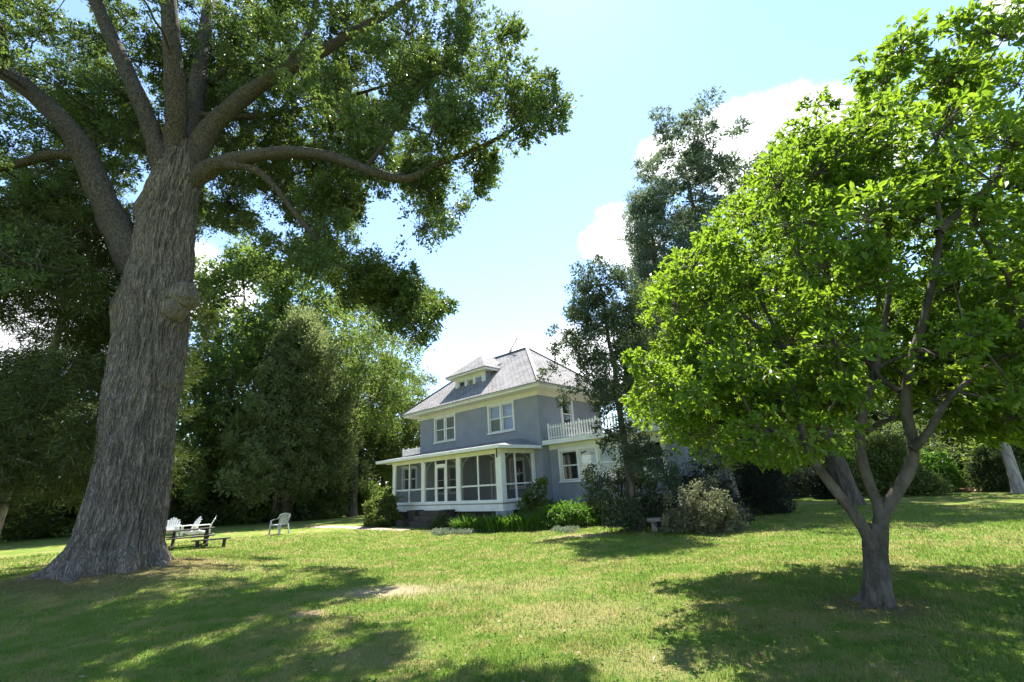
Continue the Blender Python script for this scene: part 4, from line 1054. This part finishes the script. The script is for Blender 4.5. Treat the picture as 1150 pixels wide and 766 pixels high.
bg('broad', 432, 405, 50, 'soft green tree between the cedar and the house', GL, .95)
bg('light', 474, 425, 44, 'light green tree touching the left end of the house roof', GL, 1.1)
bg('dark', 245, 455, 37, 'low dark tree left of the cedar behind the white chairs', GL, 1.25)
bg('dark', 395, 470, 44, 'dark tree beneath the lighter crowns near the porch', GL, 1.2)
bg('dark', 110, 455, 38, 'dark tree left of the oak trunk beyond the lawn', GL, 1.3)
bg('broad', 60, 400, 43, 'green tree filling the gap behind the leaning pine', GL)
bg('dark', -30, 430, 36, 'dark tree at the left edge behind the pine trunk', GL, 1.2)
bg('tall', -140, 330, 40, 'tall tree standing beyond the pine outside the left edge', GL)
bg('broad', 870, 400, 48, 'green tree showing left of the magnolia stems', GR)
bg('light', 925, 420, 46, 'pale tree behind the fork of the magnolia', GR)
bg('dark', 985, 385, 50, 'dark tree behind the middle magnolia stem', GR, 1.2)
bg('tall', 1040, 330, 52, 'tall tree behind the light green bush', GR)
bg('dark', 1075, 430, 44, 'dark tree arching over the woodland path entrance', GR, 1.1)
bg('broad', 1120, 330, 47, 'broad tree right of the woodland path', GR)
bg('dark', 1160, 420, 42, 'dark tree at the right edge beyond the lawn', GR, 1.3)
bg('tall', 1230, 300, 44, 'tall tree beyond the right edge of the lawn', GR)
bg('dark', 830, 430, 40, 'dark tree behind the leaning pale trunk', GR, 1.2)

# far wood as one mass behind the separate trees
rs = np.random.RandomState(77); fc_, fr_ = [], []
for a in np.linspace(-1.25, 1.3, 150):
    for q in range(5):
        D = rs.uniform(52, 66); hh = rs.uniform(.5, 8.5) if (a < -.2 or a > .28) else rs.uniform(.5, 5)
        p = np.array([math.sin(a) * D, math.cos(a) * D]); fc_.append((p[0], p[1], float(gz(*p)) + hh)); fr_.append(rs.uniform(1.3, 2.3))
V, Fl = clump_leaves(rs, np.array(fc_), np.array(fr_), 15, 8, .5, .6, .8, .6)
tag(np_mesh('far_woods', V, Fl, M_DARKLEAF), kind='stuff')

# cedar with twin trunks beside the white chair
loc = gp(316, 586); H = topz(345, 355, loc) - loc[2]
cedar = mktree('cedar_tree', 31, H, cone(.13, H * .265, .62), .42, M_CEDAR, M_BARK, 330, .95, 20, 12, .27, .30, (.012, 0), .02, 1.1, .5, .93, .15, -.35, True, label='large pointed cedar with a twin trunk behind the grey plastic chair', loc=tuple(loc))
# pine at the left edge
loc = azpos(2, 545, 18.5); H = topz(30, 215, loc) - loc[2]
def pinec(h): return 0 if h < .16 else 3.0 * max(0, 1 - ((h - .5) / .52) ** 2) ** .5
pine = mktree('pine_tree', 32, H, pinec, .19, M_PINE, M_PALEBARK, 270, .72, 26, 16, .26, .09, (.05, 0), .014, .6, .8, .92, .14, .2, label='leaning pale trunked pine with sunlit needles at left', loc=tuple(loc))
# small evergreen in front of the house
loc = gp(716, 596); H = topz(696, 305, loc) - loc[2]
def hollyc(h):
    if h < .03: return 0
    if h < .42: return 1.0 * max(0, 1 - ((h - .17) / .19) ** 2) ** .5 + .12
    return 1.95 * max(0, 1 - ((h - .68) / .36) ** 2) ** .5
holly = mktree('evergreen_tree', 33, H, hollyc, .14, M_BLUECON, M_BARK, 270, .40, 17, 9, .13, .42, (-.015, 0), .010, .85, .6, .97, .18, 0, label='slim bluish evergreen with foliage to the ground in front of house windows', loc=tuple(loc))
# tall airy tree and dark cedar behind the house
loc = azpos(800, 340, 36); H = topz(798, 135, loc) - loc[2]
airy = mktree('tall_pine_tree', 34, H, lambda h: 0 if h < .35 else 5.0 * max(0, 1 - ((h - .6) / .43) ** 2) ** .5, .42, M_GREYGREEN, M_BARK, 190, 1.1, 16, 14, .36, .34, (0, 0), .024, .7, .6, .97, .13, label='tall airy pine rising behind the house roof', loc=tuple(loc))
loc = azpos(752, 380, 33); H = topz(752, 205, loc) - loc[2]
dcon = mktree('cedar_tree', 35, H, cone(.1, 4.4, .62), .4, M_GREYGREEN, M_BARK, 270, 1.0, 20, 12, .26, .3, (0, 0), .02, 1.0, .5, .95, .16, -.2, label='dark narrow cedar behind the right end of the house', loc=tuple(loc))
# leaning pale trunk, middle dark trunk, right edge trunk
loc = gp(831, 580); b = aty(800, 478, loc[1] + .6); H = 10.5; lx, ly = (b[0] - loc[0]) / (b[2] - loc[2]), .12
lean_t = mktree('leaning_tree', 36, H, lambda h: 0 if h < .2 else 3.0 * max(0, 1 - ((h - .5) / .52) ** 2) ** .5, .22, M_PALELEAF, M_PALEBARK, 150, .75, 20, 10, .17, .5, (lx, ly), .014, label='leaning tree with pale grey trunk beside the dark rounded shrubs', loc=tuple(loc))
loc = gp(957, 567); b = aty(938, 520, loc[1]); H = 12.5; lx = (b[0] - loc[0]) / (b[2] - loc[2])
mid_t = mktree('shade_tree', 37, H, dome(.38, 3.4, .5), .42, M_DECLEAF, M_BARK, 90, .95, 20, 10, .2, .5, (lx * .8, 0), .016, label='thick dark trunked tree seen through the magnolia fork', loc=tuple(loc))
loc = gp(1145, 553); b = aty(1134, 512, loc[1]); H = 15; lx = (b[0] - loc[0]) / (b[2] - loc[2])
rt_t = mktree('shade_tree', 38, H, dome(.28, 4.6, .5), .2, M_DECLEAF, M_PALEBARK, 100, 1.1, 20, 10, .24, .5, (lx * .7, 0), .018, label='pale trunked tree at the right edge of the far lawn', loc=tuple(loc))
loc = gp(395, 580); H = 14
ct = mktree('shade_tree', 39, H, dome(.35, 3.6, .5), .33, M_DECLEAF, M_BARK, 90, 1.0, 20, 10, .24, .5, (0, 0), .018, label='tree with bare straight trunk left of the porch steps', loc=tuple(loc))

# ------------------------------------------------------------------ shrubs
def shrub(name, seed, loc, rx, ry, rz, mat, n, Ls, ws, label, cat='shrub', group=None, ns=16, nl=10, Rc=.3, up=.6, droop=0):
    rs = np.random.RandomState(seed); t = empty(name, tuple(loc), 0, label=label, cat=cat, group=group)
    cl = []
    while len(cl) < n:
        d = unit(rs.normal(size=3)); d[2] = abs(d[2]); rad = rs.uniform(.3, 1) ** .4 * (1 + .16 * math.sin(3 * math.atan2(d[1], d[0]) + seed) + .14 * math.sin(5 * d[2] + 2 * math.atan2(d[1], d[0]) + seed * 2) + rs.normal() * .09)
        cl.append((d[0] * rad * rx, d[1] * rad * ry, max(.05, d[2] * rad * rz)))
    cl = np.array(cl); R = rs.uniform(Rc * .7, Rc * 1.3, n)
    sk = np.array([(rs.normal() * .08 * rx, rs.normal() * .08 * ry, z) for z in np.linspace(-.1, rz * .35, 5)])
    tw = grow(sk, np.full(5, .04), cl, rs, .1, .4, .006, .2)
    tubes_mesh('stem', [(P, R_, 4) for P, R_ in tw] + [(sk, np.full(5, .035), 6)], M_BARK, t)
    V, Fl = clump_leaves(rs, cl, R, ns, nl, Ls, ws, .85, up, unit(cl + [0, 0, .1]), .2, False, .12, .2, droop)
    V[:, 2] = np.maximum(V[:, 2], .01)
    np_mesh('foliage', V, Fl, mat, t); return t
def shrub_px(name, seed, px, py, w_px, h_px, *a, depth=None, **k):
    loc = gp(px, py); q = proj(loc)[0]; sc = q[2] / F0
    # radii from the apparent size at this depth
    th = math.hypot(px - IW / 2, 0) / F0; rx = w_px * sc / 2 * math.cos(math.atan(th)) ; rz = h_px * sc
    loc = loc + np.array([loc[0], loc[1], 0]) / math.hypot(loc[0], loc[1]) * rx * .7; loc[2] = gz(loc[0], loc[1])
    return shrub(name, seed, loc, rx, rx * (depth or .9), rz, *a, **k)
shrub_px('rhododendron', 51, 795, 600, 80, 50, M_RHODO, 80, .11, .38, 'rhododendron with sunlit flecks put into its leaf colour beside the stone bench', Rc=.26)
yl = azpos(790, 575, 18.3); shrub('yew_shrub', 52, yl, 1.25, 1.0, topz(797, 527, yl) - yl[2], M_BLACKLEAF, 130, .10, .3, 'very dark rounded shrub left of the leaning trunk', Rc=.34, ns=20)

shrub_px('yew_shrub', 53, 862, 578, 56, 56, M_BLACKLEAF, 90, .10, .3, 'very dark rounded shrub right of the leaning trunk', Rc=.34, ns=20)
shrub_px('flowering_shrub', 54, 890, 559, 50, 36, M_RHODO, 70, .2, .4, 'greyish green loose shrub at far edge of lawn beyond yews', Rc=.5)
shrub_px('forsythia_shrub', 55, 1010, 557, 84, 60, M_PALELEAF, 100, .2, .4, 'light green bush behind the right magnolia stem', Rc=.6)
shrub_px('forsythia_shrub', 56, 1058, 553, 40, 38, M_LILY, 60, .2, .4, 'small bright bush left of the woodland path', Rc=.5)
shrub_px('dark_shrub', 57, 1125, 552, 40, 40, M_DARKLEAF, 60, .2, .4, 'dark bush right of the woodland path', Rc=.5)
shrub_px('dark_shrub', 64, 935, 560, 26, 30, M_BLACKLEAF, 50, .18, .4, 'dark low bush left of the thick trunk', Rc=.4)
shrub_px('dark_shrub', 66, 1085, 541, 44, 60, M_DARKLEAF, 60, .2, .4, 'dark bush over the far end of the woodland path', Rc=.5)
shrub_px('hydrangea', 58, 428, 592, 34, 30, M_PALELEAF, 55, .16, .55, 'leafy shrub at the left end of the porch', Rc=.3)
def shrub_h(name, seed, u, v, r, h, *a, depth=.85, **k):
    l = hw(u, v); return shrub(name, seed, l, r, r * depth, h, *a, **k)
shrub_h('dogwood', 59, -.95, -1.7, .5, 1.45, M_PALELEAF, 26, .17, .5, 'upright light leafed shrub at the porch corner', Rc=.3)
shrub_h('fern_shrub', 60, -2.3, -1.7, .95, .62, M_LILY, 40, .22, .26, 'arching ferny shrub below the side windows', Rc=.34, droop=.4)
shrub_h('dark_shrub', 61, -2.7, -.3, .8, .7, M_DARKLEAF, 60, .13, .45, 'dark shrub under the triple window', Rc=.3)
shrub_h('dark_shrub', 62, -3.9, -.3, .75, .6, M_DARKLEAF, 60, .13, .45, 'dark shrub behind the slim evergreen trunk', Rc=.3)
shrub_h('box_shrub', 63, 1.9, -3.3, .6, .42, M_DECLEAF, 40, .09, .5, 'low dark shrub in front of porch pier', Rc=.2)
shrub_h('box_shrub', 65, 3.0, -3.5, .55, .40, M_DARKLEAF, 40, .09, .5, 'low dark shrub right of the porch steps', Rc=.2)
shrub_h('fern_shrub', 68, -1.2, -2.2, .55, .45, M_PALELEAF, 26, .2, .28, 'small pale feathery shrub between the daylilies and the ferny shrub', Rc=.28, droop=.3)
shrub_h('laurel', 67, -5.5, -.2, .8, .85, M_BLUECON, 60, .13, .45, 'bluish shrub between the evergreen and the rhododendron', Rc=.3)
# undergrowth along the wood edge, left
rs = np.random.RandomState(90)
ub = [shrub('undergrowth_bush', 71, (0, 0, 0), 2.2, 1.8, 2.6, M_DECLEAF, 60, .24, .5, 'x', 'bush', Rc=.7), shrub('undergrowth_bush', 72, (0, 0, 0), 2.4, 1.9, 2.3, M_DARKLEAF, 60, .24, .5, 'x', 'bush', Rc=.7), shrub('undergrowth_bush', 73, (0, 0, 0), 1.9, 1.6, 2.4, M_PALELEAF, 50, .24, .5, 'x', 'bush', Rc=.65)]
UB = [(-60, 610, 0, 1.2), (-15, 606, 1, 1.3), (22, 603, 2, .9), (45, 602, 0, 1.1), (78, 601, 1, 1.2), (110, 600, 0, 1.1), (150, 597, 1, 1.2), (205, 590, 2, .8), (228, 590, 1, 1.1), (255, 589, 1, 1.2), (283, 588, 0, 1.0), (345, 584, 1, 1.0), (365, 583, 2, .7), (410, 578, 0, .8), (385, 577, 1, 1.0),
      (905, 552, 1, 1.3), (945, 551, 0, 1.2), (985, 548, 1, 1.3), (1040, 545, 1, 1.4), (1140, 541, 1, 1.5), (1180, 545, 0, 1.4), (860, 556, 1, 1.3)]
UL = ['bush at the far left wood edge outside the frame', 'dark bush under the leaning pine', 'pale sunlit bush right of the pine trunk', 'green bush at the lawn edge left of the oak', 'dark bush close to the oak root flare', 'green bush hidden behind the oak trunk', 'dark bush hidden behind the oak trunk',
      'pale bush glimpsed just right of the oak trunk', 'dark bush behind the three white chairs', 'dark bush right of the three white chairs', 'green bush at the foot of the cedar', 'dark bush right of the cedar trunks', 'small pale bush beyond the grey plastic chair', 'green bush near the bare trunk by the porch', 'dark bush behind the bare trunk by the porch',
      'dark bush left of the thick trunk on far lawn', 'green bush behind the thick trunk on far lawn', 'dark bush behind the light green bush', 'dark bush between light green bush and path', 'dark bush behind the pale right edge trunk', 'green bush beyond the right edge of the lawn', 'dark bush behind the grey green flowering shrub']
fst = set()
for (px, py, kd, s), lb in zip(UB, UL):
    o = ub[kd] if kd not in fst else copy_tree(ub[kd]); fst.add(kd)
    l = gp(px, py); l = l + np.array([l[0], l[1], 0]) / np.linalg.norm(l[:2]) * 1.5; l[2] = gz(l[0], l[1]); o.location = l; o.scale = (s * 1.1, s * 1.1, s); o.rotation_euler = (0, 0, rs.uniform(0, 6.28)); o['label'] = lb; o['group'] = 'bushes along the wood edge'

# day lilies in the bed by the porch corner
rs = np.random.RandomState(41)
def lily_mesh(seed):
    rs = np.random.RandomState(seed); Vs, Fs, n0 = [], [], 0
    for q in range(70):
        a = rs.uniform(0, 6.28); L = rs.uniform(.4, .65); d = np.array([math.cos(a), math.sin(a), 0]); s = np.array([-d[1], d[0], 0]); b = rs.normal(size=3) * .07; b[2] = 0; e = rs.uniform(.35, .9)
        for i_ in range(5):
            u = i_ / 4; c = b + d * L * u * e * (.4 + .6 * u) + np.array([0, 0, L * (1.25 * u - .75 * u * u * e)]); w_ = .016 * (1 - u ** 2) + .002
            Vs += [c - s * w_, c + s * w_]
        for i_ in range(4): Fs.append([n0 + 2 * i_, n0 + 2 * i_ + 1, n0 + 2 * i_ + 3, n0 + 2 * i_ + 2])
        n0 += 10
    return np.array(Vs), np.array(Fs)
lo = None
for q in range(26):
    f_ = q / 25; p = hw(1.35 - 3.3 * f_ + rs.uniform(-.12, .12), -4.25 + 1.6 * f_ ** 1.4 + (q % 2) * .42 + rs.uniform(-.1, .1))
    if lo is None: lo = np_mesh('daylily_plant', *lily_mesh(4), M_LILY); o = lo
    else: o = lo.copy(); COL.objects.link(o)
    o.location = p; o.rotation_euler = (0, 0, rs.uniform(0, 6.28)); s = rs.uniform(1.0, 1.4); o.scale = (s, s, s)
    tag(o, 'bright green daylily clump in the bed by the porch corner', 'plant', 'daylilies in the porch bed')
def cover(px0, px1, py, n, mat, name):
    rs = np.random.RandomState(int(px0)); C = []
    for q in range(n):
        p = gp(rs.uniform(px0, px1), py + rs.uniform(-2, 2.2)); C.append(p + [0, 0, .05])
    V, Fl = clump_leaves(rs, np.array(C), np.full(n, .13), 12, 8, .06, .4, .7, .7); tag(np_mesh(name, V, Fl, mat), kind='stuff')
M_SILVER = leaf_mat('silver_leaves', (.16, .20, .15), (.22, .26, .20), (.30, .33, .27), .2)
cover(488, 530, 599, 70, M_SILVER, 'ground_cover'); cover(622, 648, 597, 30, M_SILVER, 'ground_cover')

# ------------------------------------------------------------------ garden furniture
M_WHITE = paint_mat('white_plastic', (.80, .78, .76), .5, .05, 30, .08)
M_GREYPL = paint_mat('grey_plastic', (.40, .42, .50), .5, .05, 30, .1)
M_WOOD = paint_mat('weathered_wood', (.055, .048, .042), .85, .4, 30, .4)
def adirondack(loc, rz, label):
    t = empty('adirondack_chair', tuple(loc), rz, label=label, cat='chair', group='white garden chairs round the picnic table')
    s = MB()      # faces -y
    for q in range(5): s.obox((0, -.24 + q * .115, .36 - q * .035), (1, 0, 0), (0, 1, -.3), (0, .3, 1), .26, .05, .011)
    s.build('seat', M_WHITE, t)
    b = MB(); tilt = unit(np.array([0, .42, 1]))
    for q in range(7):
        x = (q - 3) * .088; L = .80 - .10 * abs(q - 3) ** 1.5 / 2.2
        c = np.array([x * .8, .22, .22]); e = np.array([x * 1.15, .22, .22]) + tilt * L
        b.bar(c, e, .078, .02, (0, -1, .42))
    b.bar((-.27, .36, .50), (.27, .36, .50), .05, .03); b.bar((-.29, .49, .80), (.29, .49, .80), .05, .03)
    b.build('backrest', M_WHITE, t)
    for sx in (-1, 1):
        a = MB(); a.obox((sx * .36, -.05, .56), (1, 0, 0), (0, 1, 0), (0, 0, 1), .065, .37, .013); a.build('arm', M_WHITE, t, .006)
        l = MB(); l.bar((sx * .31, -.34, 0), (sx * .31, -.34, .55), .05, .10, (0, 1, 0)); l.build('leg', M_WHITE, t)
        l = MB(); l.bar((sx * .285, -.38, .36), (sx * .285, .55, .03), .03, .11); l.bar((sx * .31, .30, .10), (sx * .34, .34, .55), .04, .06, (0, 1, 0)); l.build('leg', M_WHITE, t)
    t.scale = (.9, .9, .9)
    return t
def chair_px(px, py, rz, label): 
    p = gp(px, py); return adirondack(p, rz, label)
chair_px(189, 604, math.radians(25), 'white slatted garden chair closest to the oak trunk')
chair_px(209, 603.5, math.radians(-35), 'white slatted garden chair, middle one of three behind the picnic table')
chair_px(226, 603, math.radians(-55), 'white slatted garden chair farthest from the oak, reclining back to the right')
tb = empty('picnic_table', tuple(gp(212, 614)), math.radians(38), label='dark weathered picnic table with benches beside the oak trunk', cat='table')
m = MB()
for q in range(5): m.box(-.9, .9, -.38 + q * .153, -.235 + q * .153, .70, .742)
m.build('tabletop', M_WOOD, tb); tb.scale = (.82, .82, .82)
for sy in (-1, 1):
    b = MB(); b.box(-.9, .9, sy * .66, sy * .80, .42, .46); b.box(-.9, .9, sy * .81, sy * .92, .42, .46); b.build('bench', M_WOOD, tb)
for sx in (-1, 1):
    l = MB(); l.bar((sx * .62, -.80, 0), (sx * .62, -.2, .70), .05, .1, (1, 0, 0)); l.bar((sx * .62, .80, 0), (sx * .62, .2, .70), .05, .1, (1, 0, 0)); l.box(sx * .62 - .05, sx * .62 + .05, -.88, .88, .34, .42); l.box(sx * .62 - .04, sx * .62 + .04, -.35, .35, .62, .698); l.build('leg_frame', M_WOOD, tb)
p = gp(250, 613)
wb = empty('garden_bench', tuple(gp(236, 615)), math.radians(20), label='low dark plank bench at the right end of picnic table', cat='bench')
m = MB(); m.box(-.7, .7, -.16, -.01, .30, .345); m.box(-.7, .7, .01, .16, .30, .345); m.build('seat', M_WOOD, wb); wb.scale = (.85, .85, .85)
for sx in (-.5, .5): m = MB(); m.box(sx - .04, sx + .04, -.14, .14, -.02, .30); m.build('leg', M_WOOD, wb)

pc = empty('plastic_chair', tuple(gp(313, 600)), math.radians(-115), label='grey plastic armchair standing alone on the lawn near the cedar', cat='chair')
m = MB(); m.box(-.24, .24, -.25, .22, .40, .425); m.build('seat', M_GREYPL, pc, .008)
m = MB()
for q in range(7): m.bar(((q - 3) * .07, .21, .42), ((q - 3) * .082, .34, .86 - .012 * (q - 3) ** 2), .05, .014, (0, -1, 0))
nn = 12; arc = [(.27 * math.cos(math.pi * (1 - q / nn)), .31 + .03 * math.sin(math.pi * q / nn), .78 + .10 * math.sin(math.pi * q / nn)) for q in range(nn + 1)]
for q in range(nn): m.bar(arc[q], arc[q + 1], .03, .06, (0, 0, 1))
m.build('backrest', M_GREYPL, pc)
for sx in (-1, 1):
    a = MB(); ap = [(sx * .28, -.26, .60), (sx * .29, -.05, .66), (sx * .28, .20, .68), (sx * .26, .32, .80)]
    for q in range(3): a.bar(ap[q], ap[q + 1], .055, .02)
    a.build('arm', M_GREYPL, pc)
    l = MB(); l.bar((sx * .27, -.30, 0), (sx * .27, -.24, .61), .05, .05, (0, 1, 0)); l.build('leg', M_GREYPL, pc)
    l = MB(); l.bar((sx * .25, .36, 0), (sx * .25, .24, .44), .05, .05, (0, 1, 0)); l.build('leg', M_GREYPL, pc)
# stone bench by the evergreen
M_STONE = paint_mat('bench_stone', (.36, .32, .27), .9, .5, 25, .3)
p = gp(765, 597); p2 = gp(728, 597); q2 = gp(783, 595); dxy = (q2 - p2)[:2]; L = np.linalg.norm(dxy)
sb = empty('stone_bench', tuple((p2 + q2) / 2), math.atan2(dxy[1], dxy[0]), label='low pale stone bench between the evergreen trunk and rhododendron', cat='bench')
m = MB(); m.box(-L / 2, L / 2, -.17, .17, .30, .41); m.build('seat', M_STONE, sb, .02)
for sx in (-1, 1): m = MB(); m.box(sx * L * .36 - .09, sx * L * .36 + .09, -.13, .13, -.03, .30); m.build('leg', M_STONE, sb, .015)

# a few fallen leaves and twigs on the lawn
rs = np.random.RandomState(8); n = 420
r = np.exp(rs.uniform(math.log(3.8), math.log(14), n)); th = rs.uniform(-.95, .8, n); x, y = r * np.sin(th), r * np.cos(th)
ao = rs.uniform(0, 6.283, 700); ro = rs.uniform(.9, 4.2, 700); x = np.concatenate([x, OAK[0] + ro * np.cos(ao)]); y = np.concatenate([y, OAK[1] + ro * np.sin(ao)]); n = len(x)
P = np.stack([x, y, gz(x, y) + .02], 1)
V, Fl = leaves(P, np.stack([rs.normal(size=n), rs.normal(size=n), rs.normal(size=n) * .15], 1), unit(rs.normal(size=(n, 3)) * .3 + [0, 0, 1]), rs.uniform(.04, .09, n), rs.uniform(.02, .04, n))
M_DRY = leaf_mat('dry_leaves', (.20, .12, .06), (.28, .18, .09), (.36, .27, .16), .2)
tag(np_mesh('fallen_leaves', V, Fl, M_DRY), kind='stuff')

# clover and small weeds in the mown grass
rs = np.random.RandomState(19); n = 900
r = np.exp(rs.uniform(math.log(3.0), math.log(13), n)); th = rs.uniform(-.95, .9, n)
cl = np.repeat(np.stack([r * np.sin(th), r * np.cos(th)], 1), 9, 0) + rs.normal(size=(n * 9, 2)) * np.repeat(rs.uniform(.02, .09, n), 9)[:, None]
P = np.stack([cl[:, 0], cl[:, 1], gz(cl[:, 0], cl[:, 1]) + rs.uniform(.02, .04, len(cl))], 1)
V, Fl = leaves(P, np.stack([rs.normal(size=len(P)), rs.normal(size=len(P)), rs.normal(size=len(P)) * .2], 1), unit(rs.normal(size=(len(P), 3)) * .35 + [0, 0, 1]), rs.uniform(.02, .045, len(P)), rs.uniform(.014, .028, len(P)), .1, True)
M_CLOVER = leaf_mat('clover_leaves', (.06, .13, .025), (.085, .17, .03), (.12, .21, .04), .3, None, .85, .08)
tag(np_mesh('clover', V, Fl, M_CLOVER), kind='stuff')
